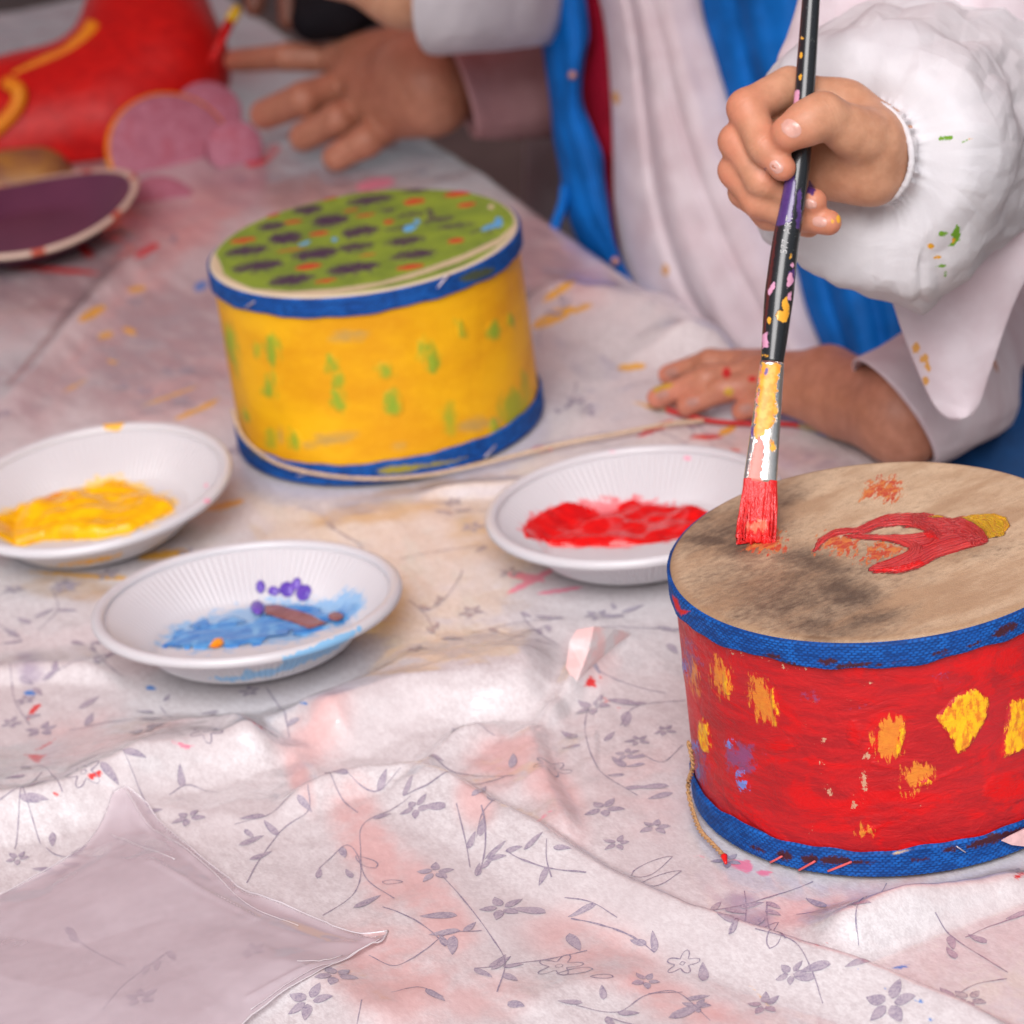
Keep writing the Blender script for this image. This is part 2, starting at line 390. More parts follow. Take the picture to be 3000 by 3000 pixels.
# the skirt hangs down past the table edges
W = np.dstack([XY, Z.reshape(SS.shape)])
def hang(W, over, nrm, coord, rad=.012):
    o = np.clip(over, 0, None); a = np.minimum(o/rad, np.pi/2); drop = np.clip(o-rad*np.pi/2, 0, None)
    back = o-rad*np.sin(a)-drop*0
    wav = .012*np.sin(coord*38+2*np.sin(coord*11))*smooth01(drop/.1)
    W[..., :2] -= (np.where(over > 0, o-rad*np.sin(a), 0)-wav)[..., None]*nrm
    W[..., 2] -= np.where(over > 0, rad*(1-np.cos(a))+drop, 0)
hang(W, EE-.0, EN, SS); hang(W, SS-FAR, EU, EE)
CV = W.reshape(-1, 3); CF = gridF(len(Ss), len(Es))
CF = CF[:, ::-1] if vnormals(CV[:], CF[:200])[CF[0, 0]][2] < 0 else CF
CN = vnormals(CV, CF)
def cz(x, y):
    s, e = se(np.stack([x, y], -1)); i = np.clip(np.searchsorted(Ss, s)-1, 0, len(Ss)-2); j = np.clip(np.searchsorted(Es, e)-1, 0, len(Es)-2)
    a = (s-Ss[i])/(Ss[i+1]-Ss[i]); b = (e-Es[j])/(Es[j+1]-Es[j]); z = W[..., 2]
    return z[i, j]*(1-a)*(1-b)+z[i+1, j]*a*(1-b)+z[i, j+1]*(1-a)*b+z[i+1, j+1]*a*b
def blob(lst):
    """soft patches of colour: px centre, radii, angle, strength"""
    o = np.zeros(len(CV))
    for cx, cy, rx, ry, a, s in lst:
        a = R_(a); dx, dy = PX[:, 0]-cx, PX[:, 1]-cy
        u = (dx*math.cos(a)+dy*math.sin(a))/rx; v = (-dx*math.sin(a)+dy*math.cos(a))/ry
        o = np.maximum(o, s*np.exp(-(u*u+v*v)**1.5))
    return o
pink = blob([(1080, 2480, 90, 230, -25, .95), (1260, 2650, 90, 240, -38, .8), (1150, 2870, 230, 170, 20, .85), (1400, 2930, 200, 90, 0, .6), (1480, 2230, 140, 90, -25, .9), (1620, 2330, 90, 190, -25, .7),
             (1750, 2800, 260, 110, 25, .7), (2000, 2950, 300, 70, 20, .75), (350, 2210, 300, 80, -15, .6), (250, 2150, 180, 90, -10, .5), (930, 2170, 130, 80, -30, .75), (880, 2290, 40, 110, -20, .8), (1400, 2400, 80, 60, 40, .7),
             (1900, 2300, 200, 200, 0, .4), (2500, 2620, 380, 60, -18, .6), (2350, 2640, 120, 40, -15, .5), (1730, 1930, 90, 90, 0, .6), (1650, 800, 200, 110, 35, .9), (1560, 700, 120, 120, 0, .8), (1180, 420, 300, 90, 10, .6),
             (560, 640, 320, 110, -20, .75), (380, 900, 60, 420, 38, .85), (560, 1130, 260, 120, -20, .75), (150, 900, 200, 180, 0, .45), (900, 560, 300, 60, -20, .7), (250, 790, 300, 40, 3, .6), (2250, 1330, 260, 60, 10, .45), (1650, 1500, 200, 40, -20, .4)])  # part paint smears, part pink reflections put into the cloth's colour
ochre = blob([(1100, 1500, 260, 40, -6, .8), (1250, 1420, 300, 22, -9, .7), (200, 1720, 260, 50, 8, .7), (1400, 1560, 120, 90, 0, .6), (620, 1560, 120, 60, -15, .4), (1150, 1760, 60, 120, 20, .5), (1300, 2010, 250, 40, -8, .3)])
shade_wash = blob([(250, 150, 500, 250, 0, 1), (150, 700, 420, 330, -10, .9), (500, 1000, 380, 230, -30, .85), (1150, 430, 420, 130, 0, .9), (1560, 760, 180, 200, 30, .8), (1450, 1100, 250, 140, 0, .5), (100, 1150, 250, 150, 0, .7), (900, 520, 400, 120, 0, .9)])  # mauve smears with the far end's shade worked into the cloth colour
violet = blob([(2180, 2680, 110, 80, 20, .5), (2380, 1360, 200, 60, 5, .35), (1500, 1250, 160, 60, -10, .3), (90, 1960, 60, 60, 0, .5)])
q6 = crop(1900, 2400, .5694); q3 = crop(0, 1900, .5694); q5 = crop(900, 2000, .5694); qB = crop(1600, 1750, .3106)
red = [q3([(180, 520), (290, 465), (250, 500), (180, 530)]), q3([(120, 545), (250, 545), (190, 595)]), q3([(270, 740), (320, 725), (290, 765)]), q3([(440, 650), (520, 620), (530, 650), (470, 680)]),
       q3([(150, 310), (220, 270), (210, 300), (130, 380)]), qB([(370, 800), (410, 730), (460, 770), (480, 850), (350, 840)]), qB([(500, 740), (530, 745), (520, 795)]), qB([(510, 920), (560, 960), (620, 970), (560, 1000)]), qB([(660, 1045), (690, 1050), (680, 1070)]),
       q6([(1615, 225), (1690, 205), (1800, 185), (1850, 200), (1790, 205), (1690, 220)]), q6([(1480, 245), (1560, 243), (1520, 255)]), q6([(1870, 300), (1900, 275), (1932, 270), (1932, 300), (1890, 315)]), q6([(850, 635), (875, 650), (860, 655)]), q6([(895, 625), (920, 640), (900, 645)]),
       ell(430, 735, 45, 12, -30), ell(1920, 1255, 60, 10, -25), ell(2070, 1280, 50, 10, 0), ell(770, 455, 60, 24, -30), ell(250, 735, 30, 16, 40), ell(2130, 1330, 40, 12, -15), ell(150, 790, 150, 9, 4), q3([(1240, 340), (1420, 440), (1340, 410)])]
yell = [ell(270, 918, 48, 15, -28), ell(400, 847, 32, 10, -5), ell(310, 982, 26, 11, -15), ell(380, 970, 22, 10, 25), ell(570, 1205, 70, 8, -22), ell(600, 1190, 50, 8, -28), ell(1640, 850, 60, 13, -35), ell(1620, 930, 70, 20, -25), ell(1700, 905, 40, 10, -20),
        ell(480, 1625, 80, 14, -8), ell(660, 1480, 60, 12, -14), ell(1850, 1075, 45, 12, -5), ell(2130, 1262, 30, 12, -25), ell(1900, 1190, 50, 6, 15), ell(220, 1130, 40, 5, -28), ell(500, 1160, 90, 5, -20), ell(300, 1690, 220, 8, 4), q6([(520, 850), (600, 940), (640, 980), (560, 900)]), ell(330, 1060, 18, 6, 10)]
pnk = [q6([(380, 220), (430, 205), (520, 210), (540, 255), (520, 280), (450, 255)]), q6([(555, 270), (580, 255), (640, 270), (620, 290), (570, 290)]), q6([(230, 185), (290, 190), (280, 200)]), q5([(1165, 725), (1230, 670), (1265, 655), (1190, 715)]), ell(1560, 1700, 90, 10, -28), ell(1640, 1730, 70, 7, -8), ell(1590, 1315, 30, 10, 0), ell(1780, 1600, 60, 8, -15), ell(1540, 1690, 60, 12, 10), q3([(860, 470), (1000, 500), (960, 520)]), ell(1100, 540, 60, 18, -10)]
blu = [q6([(1250, 765), (1300, 750), (1350, 752), (1300, 770)]), q6([(1360, 920), (1380, 925), (1415, 930), (1400, 945)]), q6([(1215, 870), (1260, 878), (1240, 884)]), ell(443, 2016, 17, 6, 10), ell(588, 838, 22, 14, -30), q6([(1060, 765), (1090, 770), (1075, 778)]), ell(90, 2030, 20, 8, 0), ell(890, 2060, 12, 4, 10), q6([(1430, 1020), (1470, 1035), (1450, 1045)]), ell(650, 1990, 30, 5, 0)]
M = Mat('printed_plastic_cloth')
f1 = M.noise(420, 5, .65, M.vec(1, .45, 1, (0, 0, .4))); f2 = M.noise(1500, 3, .6); f3 = M.noise(14, 4)
f4 = M.noise(1150, 4, .7, M.vec(1, .4, 1, (0, 0, .7)))
base = M.mix(M.ramp(M.math('ADD', M.math('MULTIPLY', f1, .5), M.math('MULTIPLY', f4, .5)), .36, .64), (.565, .53, .545), (.74, .72, .735))
base = M.mix(M.ramp(f3, .35, .7, 0, .5), base, (.60, .54, .555))
st = M.math('MULTIPLY', M.attr('pink'), M.ramp(M.noise(38, 5, .6), .25, .6, .35, 1.))
base = M.mix(M.ramp(st, .05, .85, 0, .72), base, M.mix(f1, (.68, .37, .36), (.80, .47, .45)))
base = M.mix(M.ramp(M.math('MULTIPLY', M.attr('ochre'), M.noise(60, 4)), .1, .45, 0, .75), base, (.52, .36, .22))
base = M.mix(M.ramp(M.math('MULTIPLY', M.attr('violet'), M.noise(90, 4)), .08, .3, 0, .7), base, (.30, .25, .36))
base = M.mix(M.ramp(M.math('MULTIPLY', M.attr('shade_wash'), M.ramp(M.noise(30, 5, .6, M.vec(2.2, .6, 1, (0, 0, .5))), .3, .65, .55, 1.)), .1, .8, 0, .85), base, M.mix(M.noise(50, 4, .6, M.vec(2, .5, 1, (0, 0, .5))), (.30, .215, .24), (.40, .27, .29)))
sn = M.noise(700, 4, .6, M.vec(1, .3, 1, (0, 0, .9)))
base, _ = M.layer(base, M.attr('pnk'), (.86, .25, .36), 1.6, sn, .6, .2)
base, _ = M.layer(base, M.attr('yell'), (.80, .42, .03), 2.2, sn, .8, .3)
base, fr = M.layer(base, M.attr('red'), (.68, .03, .03), 2.2, sn, .6, .3)
base, fb = M.layer(base, M.attr('blu'), (.03, .22, .62), 1.3, sn, .5, 0)
M.set(Base_Color=base, Roughness=M.ramp(f3, .3, .7, .30, .42), Coat_Weight=1., Coat_Roughness=.13, Coat_IOR=1.75, Subsurface_Weight=.0)
nb = M.bump(f1, .14, .0010); nb = M.bump(f4, .22, .0007, nb); M.set(Normal=nb)
M.put(M.b.inputs['Coat Normal'], M.bump(M.noise(55, 3, .55, dist=.6), .22, .004))
nz0 = np.zeros_like(CV); nz0[:, 2] = 1
cloth = obj('tablecloth', CV, CF, M.m, attrs=dict(pink=pink, shade_wash=shade_wash, ochre=ochre, violet=violet, red=px_mask(CV, CN, red), yell=px_mask(CV, CN, yell), pnk=px_mask(CV, CN, pnk), blu=px_mask(CV, CN, blu)))
tag(cloth, 'crumpled pinkish white plastic tablecloth printed with grey flowers and smeared with paint', 'tablecloth')

# ---- the printed vines, leaves and flowers, following every fold
PV, PF, PI = [], [], []
def put(V2, F, ink=0.):
    k = sum(len(v) for v in PV); PI.append(np.full(len(V2), ink)); PV.append(np.column_stack([V2, cz(V2[:, 0], V2[:, 1])+.00028+.00006*ink])); PF.extend((np.asarray(F)+k).tolist())
def ribbon(P, wd, ink=.75):
    P = np.asarray(P); L = np.r_[0, np.cumsum(np.linalg.norm(np.diff(P, axis=0), axis=1))]; n = max(3, int(L[-1]/.0013))
    q = np.linspace(0, L[-1], n); P = np.column_stack([np.interp(q, L, P[:, 0]), np.interp(q, L, P[:, 1])])
    T = np.gradient(P, axis=0); T /= np.linalg.norm(T, axis=1, keepdims=True)+1e-12; Nn = np.column_stack([-T[:, 1], T[:, 0]])
    ww = wd*(.75+.5*vnoise(np.column_stack([q*220, q*0+P[0, 0]*900, q*0])))[:, None]*.5
    ww = np.clip(ww, wd*.25, None)
    put(np.vstack([P+Nn*ww, P-Nn*ww]), [[i, i+1, n+i+1, n+i] for i in range(n-1)], ink)
def leafpts(c, a, L, wd, bend, n=9):
    u = np.linspace(0, 1, n); ax = np.column_stack([u*L, bend*np.sin(np.pi*u*.5)*L*u])
    w_ = wd*np.sin(np.pi*u**.75)**.8*(1-.15*u); rot = np.array([[math.cos(a), -math.sin(a)], [math.sin(a), math.cos(a)]])
    up = ax+np.column_stack([0*u, w_]); dn = ax-np.column_stack([0*u, w_*.8])
    return (np.array([up, ax, dn]).reshape(-1, 2)@rot.T+c), n
def leaf(c, a, L, wd, bend=.2, fill=True):
    L, wd = L*.86, wd*.9
    V, n = leafpts(np.asarray(c), a, L, wd, bend)
    if fill:
        F = [[r*n+i, r*n+i+1, (r+1)*n+i+1, (r+1)*n+i] for r in (0, 1) for i in range(n-1)]; put(V, F, 0.)
        ribbon(V[:n] if rng.rand() < .5 else V[2*n:], .00034, .9)
    else:
        ribbon(np.vstack([V[:n], V[2*n:][::-1]]), .00055)
def flower(c, a, s, fill=True):
    s = s*.85
    for k in range(5):
        b = a+k*2*np.pi/5+.25*rng.randn()*.5
        if fill: leaf(np.asarray(c)+.0016*s*np.array([math.cos(b), math.sin(b)]), b, .0085*s*(1+.2*rng.randn()*.5), .0028*s, .12)
    if not fill:
        t = np.linspace(0, 2*np.pi, 60); r = s*(.0055+.0024*np.cos(5*t+a)); ribbon(np.column_stack([c[0]+r*np.cos(t), c[1]+r*np.sin(t)]), .0006)
        r = .0013*s; ribbon(np.column_stack([c[0]+r*np.cos(t), c[1]+r*np.sin(t)]), .0005)
def g2(x, y): return G(x, y)[:2]
def vine(pts, wd=.00062, lv=1):
    P = catmull([g2(*p) for p in pts], 10); ribbon(P, wd)
    for k in range(lv):
        i = rng.randint(2, len(P)-2); T = P[i+1]-P[i]; leaf(P[i], math.atan2(T[1], T[0])+rng.choice([-1, 1])*rng.uniform(.5, 1.0), rng.uniform(.009, .014), .0024, .3)
for x, y, s in [(1469, 2666, 1.25), (1275, 2560, 1.1), (1770, 2380, 1.15), (1810, 2480, .8), (990, 2895, 1.25), (910, 2960, 1.25), (435, 2175, 1.2), (120, 2130, 1.1), (1735, 2060, 1.25), (2610, 2985, 1.4), (30, 2110, .8), (1120, 1985, .9), (190, 1715, 1.2), (70, 1590, 1),
                (650, 1790, .9), (1380, 1790, 1), (900, 1700, .9), (2240, 2950, 1.0), (2840, 2930, 1), (1750, 1800, 1), (2980, 2560, .6), (1220, 1920, .9), (730, 2020, .8)]: flower(g2(x, y), rng.uniform(0, 6), s)
for x, y, s in [(1640, 2845, 1.5), (1620, 2265, 1.35), (265, 2360, 1.3), (620, 2230, 1.2), (2000, 2830, 1.1)]: flower(g2(x, y), rng.uniform(0, 6), s, False)
for x, y, a, L, fl in [(1100, 2540, 1.9, .018, 0), (1120, 2580, -.6, .011, 0), (1850, 2575, .35, .026, 0), (1880, 2600, .15, .022, 0), (1740, 2860, 2.9, .017, 0), (1800, 2890, 2.6, .011, 0), (2200, 2760, .5, .02, 0), (2260, 2830, .9, .018, 0),
                       (700, 2480, .2, .014, 1), (730, 2520, .25, .013, 1), (1340, 2690, 2.7, .018, 1), (1350, 2735, 2.9, .015, 1), (1330, 2750, -1.9, .016, 1), (1600, 2680, 2.4, .018, 1), (1670, 2740, -1.6, .017, 1), (1310, 2400, 2.2, .014, 1), (1390, 2390, .5, .012, 1), (1410, 2480, 1.1, .013, 1), (1430, 2530, -.6, .01, 1),
                       (1540, 2530, .3, .012, 1), (1630, 2540, -.8, .01, 1), (2420, 2660, 1.9, .014, 1), (2310, 2770, 1.7, .013, 1), (2700, 2655, 1.7, .017, 1), (2440, 2890, 2.6, .014, 1), (2560, 2890, 2.9, .012, 1), (2890, 2760, 1.9, .012, 1), (2800, 2810, 1.5, .011, 1), (160, 2460, -1.8, .011, 1), (90, 2340, 3, .011, 1), (320, 2340, -1.2, .014, 1), (430, 2395, -.4, .009, 1),
                       (230, 2070, .6, .016, 1), (250, 2120, 1.1, .014, 1), (450, 2085, 2.4, .011, 1), (480, 2050, 1, .009, 1), (60, 1990, -1, .011, 1), (100, 2010, -1.4, .012, 1), (640, 2080, 2.9, .01, 1), (1860, 2060, 2.3, .017, 1), (1840, 2080, -2, .017, 1), (1690, 2160, 1.9, .014, 1), (1700, 2190, 2.6, .01, 1), (1770, 2170, .7, .011, 1), (1830, 2250, 1.7, .014, 1), (1830, 2275, 2.6, .009, 1),
                       (1890, 2240, 2.9, .01, 1), (1960, 2300, 2.9, .016, 1), (1970, 2320, 3.3, .014, 1), (1400, 2350, .9, .012, 1), (1500, 2260, 1.2, .014, 1), (820, 2180, 2.5, .013, 1), (880, 2370, -1.2, .011, 1), (720, 2440, -1.3, .009, 1), (1030, 2310, 2.6, .016, 1), (1035, 2660, .3, .016, 1), (1030, 2570, 1.6, .01, 1), (930, 2570, 1.2, .01, 1), (1440, 2850, .5, .013, 1), (1460, 2840, .9, .01, 1), (1490, 2950, -1.1, .011, 1),
                       (1710, 2960, 2.7, .011, 1), (1770, 2950, 1.3, .01, 1), (2060, 2880, 1.2, .014, 1), (1960, 2990, .2, .02, 1), (2080, 2700, -1, .012, 1), (2150, 2690, 2.2, .008, 1), (1820, 1790, .2, .015, 1), (1830, 1800, 2.8, .014, 1), (1800, 1780, 1.4, .009, 1), (1960, 1880, -1.6, .014, 1), (210, 1880, -1, .012, 1), (90, 1830, 2, .014, 1), (300, 1930, .4, .012, 1), (100, 1810, .3, .014, 1)]:
    leaf(g2(x, y), a, L, L*(.2 if fl else .22), .25, bool(fl))
for v in [[(945, 2683), (1037, 2615), (1056, 2530), (1014, 2473), (934, 2541)], [(1156, 2635), (1071, 2569), (1056, 2484), (1071, 2410), (1207, 2356)], [(1293, 2569), (1355, 2638), (1429, 2734), (1481, 2826), (1458, 2917)], [(1082, 2808), (1156, 2840), (1242, 2797), (1310, 2746), (1412, 2732)],
          [(1720, 2057), (1714, 2142), (1754, 2256), (1868, 2336)], [(2007, 2047), (1911, 2054), (1848, 2076), (1817, 2123)], [(34, 1963), (40, 2042), (85, 2116)], [(467, 2065), (512, 2111), (598, 2116), (695, 2099)], [(0, 2435), (85, 2395), (137, 2333)], [(85, 2395), (45, 2498)], [(85, 2395), (122, 2486)], [(137, 2495), (171, 2515), (239, 2512)],
          [(216, 2321), (307, 2299), (370, 2304), (438, 2384)], [(723, 2589), (763, 2515), (826, 2435), (905, 2390), (911, 2350)], [(2597, 2582), (2520, 2736), (2518, 2798)], [(2333, 2679), (2441, 2679), (2515, 2736)], [(2743, 2707), (2834, 2776), (2953, 2850)], [(2412, 2958), (2384, 2895), (2327, 2821), (2219, 2787)], [(1900, 2918), (1985, 2912), (2082, 2998)],
          [(1378, 2547), (1367, 2484), (1344, 2399)], [(1811, 2712), (1743, 2672), (1657, 2649)], [(1691, 2968), (1811, 2979), (1896, 2922), (2000, 2911)], [(780, 2010), (830, 2090), (850, 2170)], [(0, 2300), (60, 2290), (140, 2310), (200, 2400)], [(1150, 2930), (1230, 2905), (1300, 2930)], [(1400, 2480), (1420, 2430), (1460, 2400)], [(1610, 2520), (1607, 2560), (1620, 2600)], [(2000, 2180), (1940, 2230), (1880, 2210)],
          [(150, 1720), (170, 1790), (110, 1850)], [(1300, 2200), (1380, 2150), (1450, 2160)], [(2770, 2950), (2850, 2890), (2950, 2870)], [(500, 2350), (560, 2320), (640, 2330)], [(870, 2360), (780, 2410), (690, 2430)], [(1000, 2300), (1100, 2330), (1180, 2290)]]: vine(v)
for k in range(150):                                     # the print runs on over the rest of the cloth
    x, y = (rng.uniform(-100, 2300), rng.uniform(500, 1980)) if k < 110 else (rng.uniform(-50, 3050), rng.uniform(1950, 3050)); c = g2(x, y); s_, e_ = se(c)
    if e_ > -.02: continue
    a = rng.uniform(0, 6.28)
    if rng.rand() < .3: flower(c, a, rng.uniform(.75, 1.0))
    else:
        for j in range(rng.randint(1, 4)): leaf(c+.006*j*np.array([math.cos(a), math.sin(a)]), a+rng.uniform(-1, 1), rng.uniform(.008, .013), .0021, .25)
        t = np.linspace(0, 1, 8); ribbon(np.column_stack([c[0]+.045*t*math.cos(a)-.012*t*t*math.sin(a), c[1]+.045*t*math.sin(a)+.012*t*t*math.cos(a)]), .0008)
for k in range(260):
    c = E0+rng.uniform(-.7, 1.3)*EU+rng.uniform(-.9, -.03)*EN; q_, _d = proj(np.array([[c[0], c[1], 0.]])); a = rng.uniform(0, 6.28)
    if -60 < q_[0, 0] < 3060 and -60 < q_[0, 1] < 3060: continue
    if rng.rand() < .35: flower(c, a, 1.)
    else:
        for j in range(3): leaf(c+.008*j*np.array([math.cos(a), math.sin(a)]), a+rng.uniform(-1, 1), .012, .0022, .25)
        t = np.linspace(0, 1, 8); ribbon(np.column_stack([c[0]+.045*t*math.cos(a)-.012*t*t*math.sin(a), c[1]+.045*t*math.sin(a)+.012*t*t*math.cos(a)]), .0007)
M = Mat('grey_print'); n1 = M.noise(900, 4, .7); n2 = M.noise(160, 3)
fill = M.mix(M.ramp(n1, .3, .75), M.mix(M.ramp(n2, .35, .65), (.24, .215, .31), (.36, .32, .40)), (.52, .47, .52)); line = M.mix(M.ramp(n1, .3, .75), (.17, .15, .25), (.44, .39, .45))
M.set(Base_Color=M.mix(M.attr('ink'), fill, line), Roughness=.40, Coat_Weight=1., Coat_Roughness=.13, Coat_IOR=1.75)
tag(obj('floral_print', np.vstack(PV), PF, M.m, cloth, attrs=dict(ink=np.concatenate(PI))), kind='stuff')

# ---- a corner of the cloth pinched up into a standing crumpled fold
A_, B_ = G(1688, 2020, .001), G(1852, 1848, .001); A_[2] = cz(A_[:1], A_[1:2])[0]-.001; B_[2] = cz(B_[:1], B_[1:2])[0]-.001
top = [G(1658, 1955, .010), G(1668, 1880, .017), G(1690, 1845, .020), G(1740, 1836, .020), G(1800, 1842, .012)]; mid = [G(1705, 1960, .008), G(1725, 1905, .014), G(1770, 1880, .011)]
FVt = np.array([A_, B_]+top+mid); FT = [[0, 7, 2], [2, 7, 3], [3, 7, 8], [3, 8, 4], [4, 8, 5], [5, 8, 9], [5, 9, 6], [6, 9, 1], [0, 9, 7], [7, 9, 8], [0, 1, 9]]
nb_ = np.tile(np.array([.0004, .0008, -.0003]), (len(FVt), 1)); FV2 = np.vstack([FVt, FVt+nb_]); k = len(FVt); bd = [0, 2, 3, 4, 5, 6, 1]
FT2 = FT+[[a+k for a in f[::-1]] for f in FT]+[[bd[i], bd[(i+1) % 7], bd[(i+1) % 7]+k, bd[i]+k] for i in range(7)]
M = Mat('pinched_cloth'); n = M.noise(900, 4, .7); M.set(Base_Color=M.mix(M.ramp(M.noise(60, 3), .4, .6), M.mix(n, (.62, .57, .58), (.76, .73, .74)), (.78, .50, .49)), Roughness=.36, Coat_Weight=1., Coat_Roughness=.13, Normal=M.bump(n, .15, .0006))
obj('pinched_fold', FV2, FT2, M.m, cloth, smooth=False)

# ------------------------------------------------------------------ drums
c5 = crop(550, 480, .5694); c7 = crop(1900, 1300, .5694); c8 = crop(1900, 1900, .5694)
def els(cr, lst, rot=-8): return [np.array(ell(*cr([(l[0], l[1])])[0], l[2]*.5694, l[3]*.5694, l[4] if len(l) > 4 else rot)) for l in lst]
def drum_parts(d, root, mshell, mhead, mband, head_masks, shell_masks, band_masks, wob):
    c, h, R = d['c'], d['h'], d['R']; C3 = np.array([*c, 0])
    # shell: a turned wooden wall, dense enough to carry its brush marks
    zs = np.linspace(.001, h-.0035, 170); n = 900
    prof = np.column_stack([np.full(len(zs), R-.0020), zs]); V, F, th = lathe(prof, n, C3)
    q = np.column_stack([np.cos(th)*R, np.sin(th)*R, V[:, 2]])
    rad = .00035*fbm(q*[60, 60, 25], 3)
    Nn = np.column_stack([np.cos(th), np.sin(th), 0*th]); 
    at = {k: px_mask(V, Nn, p) for k, p in shell_masks.items()}
    for k in at:
        if k.startswith('t_'): rad += (.0009 if k == 't_yel' else .00045)*smooth01(at[k]/1.5+.4)*(1+.35*vnoise(V*[500, 500, 160]))
    V = V+Nn*rad[:, None]; at['arc'] = th*R; at['hz'] = V[:, 2]
    obj('shell', V, F[:, ::-1] if vnormals(V, F[:50])[F[0, 0]]@Nn[F[0, 0]] < 0 else F, mshell, root, attrs=at)
    # skin stretched over the rim
    rr = np.r_[np.linspace(.0004, R-.004, 150), R-.0030, R-.0021, R-.0014, R-.0010, R-.0009, R-.0009]
    zz = np.r_[np.full(150, h), h-.0001, h-.0004, h-.0010, h-.0018, h-.003, h-.006]
    V, F, th = lathe(np.column_stack([rr, zz]), 640, C3)
    V[:, 2] += np.where(V[:, 2] > h-.0002, .0003*fbm(V*45, 3), 0)
    Nn = np.zeros_like(V); Nn[:, 2] = 1
    at = {k: px_mask(V, Nn, p) for k, p in head_masks.items()}
    for k in at:
        if k.startswith('t_'): V[:, 2] += .0004*smooth01(at[k]/2+.3)*(1+.5*fbm(V*[500, 120, 1], 2))
    at['rad'] = np.hypot(V[:, 0]-c[0], V[:, 1]-c[1])*1000
    obj('drumhead', V, F, mhead, root, attrs=at)
    # woven webbing, top and bottom
    for nm, z0, z1 in (('top_band', h-.0125, h-.0012), ('bottom_band', .0006, .0135)):
        m = 26; k = np.linspace(0, 1, m); n = 1400; t = np.linspace(0, 2*np.pi, n, endpoint=False)
        arc = t*R; wv = wob*(.0007*np.sin(5*t+1)+.0006*np.sin(13*t)+.0003*np.sin(31*t+2))
        zz = np.where(np.arange(m)[:, None]*0+1 > 0, z0+k[:, None]*(z1-z0), 0) + (wv if nm == 'top_band' else 0*wv)[None, :]*(1-k[:, None]) + (wv[None, ::-1]*k[:, None] if nm == 'bottom_band' else 0)
        row = (zz+.00035*vnoise(np.stack([arc[None, :]*160+0*zz, zz*150, 0*zz], -1)))/.00118; rowi = np.floor(row); fr = row-rowi
        col = arc[None, :]/.0026+.5*(rowi % 2); fc = col-np.floor(col)
        bumpv = np.sin(np.pi*fr)**.7*np.sin(np.pi*fc)**.6*(.72+.4*vnoise(np.stack([arc[None, :]*300+0*zz, zz*900, 0*zz], -1)))
        edge = smooth01(np.minimum(k, 1-k)/.06)[:, None]
        rad = R-.0012+edge*(.0013+.00042*bumpv)+0*zz
        rad[0] = R-.0019; rad[-1] = R-.0012
        V = np.stack([c[0]+rad*np.cos(t), c[1]+rad*np.sin(t), zz], -1).reshape(-1, 3)
        F = gridF(m, n, True); Nn = np.tile(np.column_stack([np.cos(t), np.sin(t), 0*t]), (m, 1))
        at = {kk: px_mask(V, Nn, p) for kk, p in band_masks.items()}; at['weave'] = bumpv.ravel()
        obj(nm, V, F, mband, root, attrs=at)
def band_mat(name, paints):
    M = Mat(name); wv = M.attr('weave'); n = M.noise(90, 4)
    b = M.mix(M.ramp(wv, .1, .75), (.002, .035, .17), M.mix(M.ramp(n, .35, .65), (.004, .085, .37), (.006, .12, .47)))
    for k, colr, amp, sh in paints:
        b, f = M.layer(b, M.attr(k), colr, amp, M.noise(500, 4, .7), .5, sh)
    M.set(Base_Color=b, Roughness=.62); M.b.inputs['Specular IOR Level'].default_value = .25
    M.set(Normal=M.bump(M.noise(1800, 3), .3, .0004)); return M.m
# --- yellow drum
purp = els(c5, [(620, 240, 60, 22), (730, 295, 75, 28), (430, 325, 60, 20), (500, 385, 70, 28), (310, 450, 90, 22), (360, 530, 100, 25), (530, 600, 95, 25), (655, 465, 90, 26), (860, 430, 70, 20), (890, 350, 75, 25), (935, 190, 90, 22), (850, 540, 105, 25), (1160, 470, 90, 22), (1115, 400, 80, 20), (1150, 265, 55, 13), (1290, 290, 60, 14), (1380, 320, 70, 11), (1180, 135, 50, 16), (1030, 240, 35, 11), (870, 150, 60, 11), (1530, 345, 60, 9), (1090, 335, 60, 9), (1250, 265, 30, 18, 60)])
rdd = els(c5, [(1165, 195, 55, 17), (1435, 212, 48, 13), (1380, 397, 42, 15), (1035, 300, 28, 13), (675, 360, 50, 13), (540, 300, 48, 11), (425, 265, 45, 11), (720, 178, 48, 11), (620, 530, 65, 17), (710, 603, 55, 11), (1145, 532, 70, 15), (285, 395, 65, 14), (915, 265, 50, 9), (925, 470, 45, 7), (1390, 155, 70, 16), (530, 445, 80, 7), (840, 240, 40, 8)])
bl = els(c5, [(1145, 330, 38, 18, -20), (1180, 298, 18, 14), (1560, 325, 55, 16, -20), (1600, 300, 22, 28), (600, 410, 35, 9, -20), (755, 390, 16, 12)])
bare = els(c5, [(130, 520, 40, 110, -25), (1560, 220, 18, 14)])+[c5([(240, 600), (330, 640), (520, 655), (760, 640), (1000, 605), (1200, 545), (1420, 465), (1600, 380), (1690, 300), (1700, 325), (1600, 415), (1400, 505), (1150, 590), (900, 648), (600, 695), (350, 680), (180, 610), (110, 530), (100, 470), (150, 470), (180, 560)])]
BIG = 1.42
purp = [np.mean(p, 0)+(np.array(p)-np.mean(p, 0))*BIG for p in purp]; rdd = [np.mean(p, 0)+(np.array(p)-np.mean(p, 0))*1.1 for p in rdd]
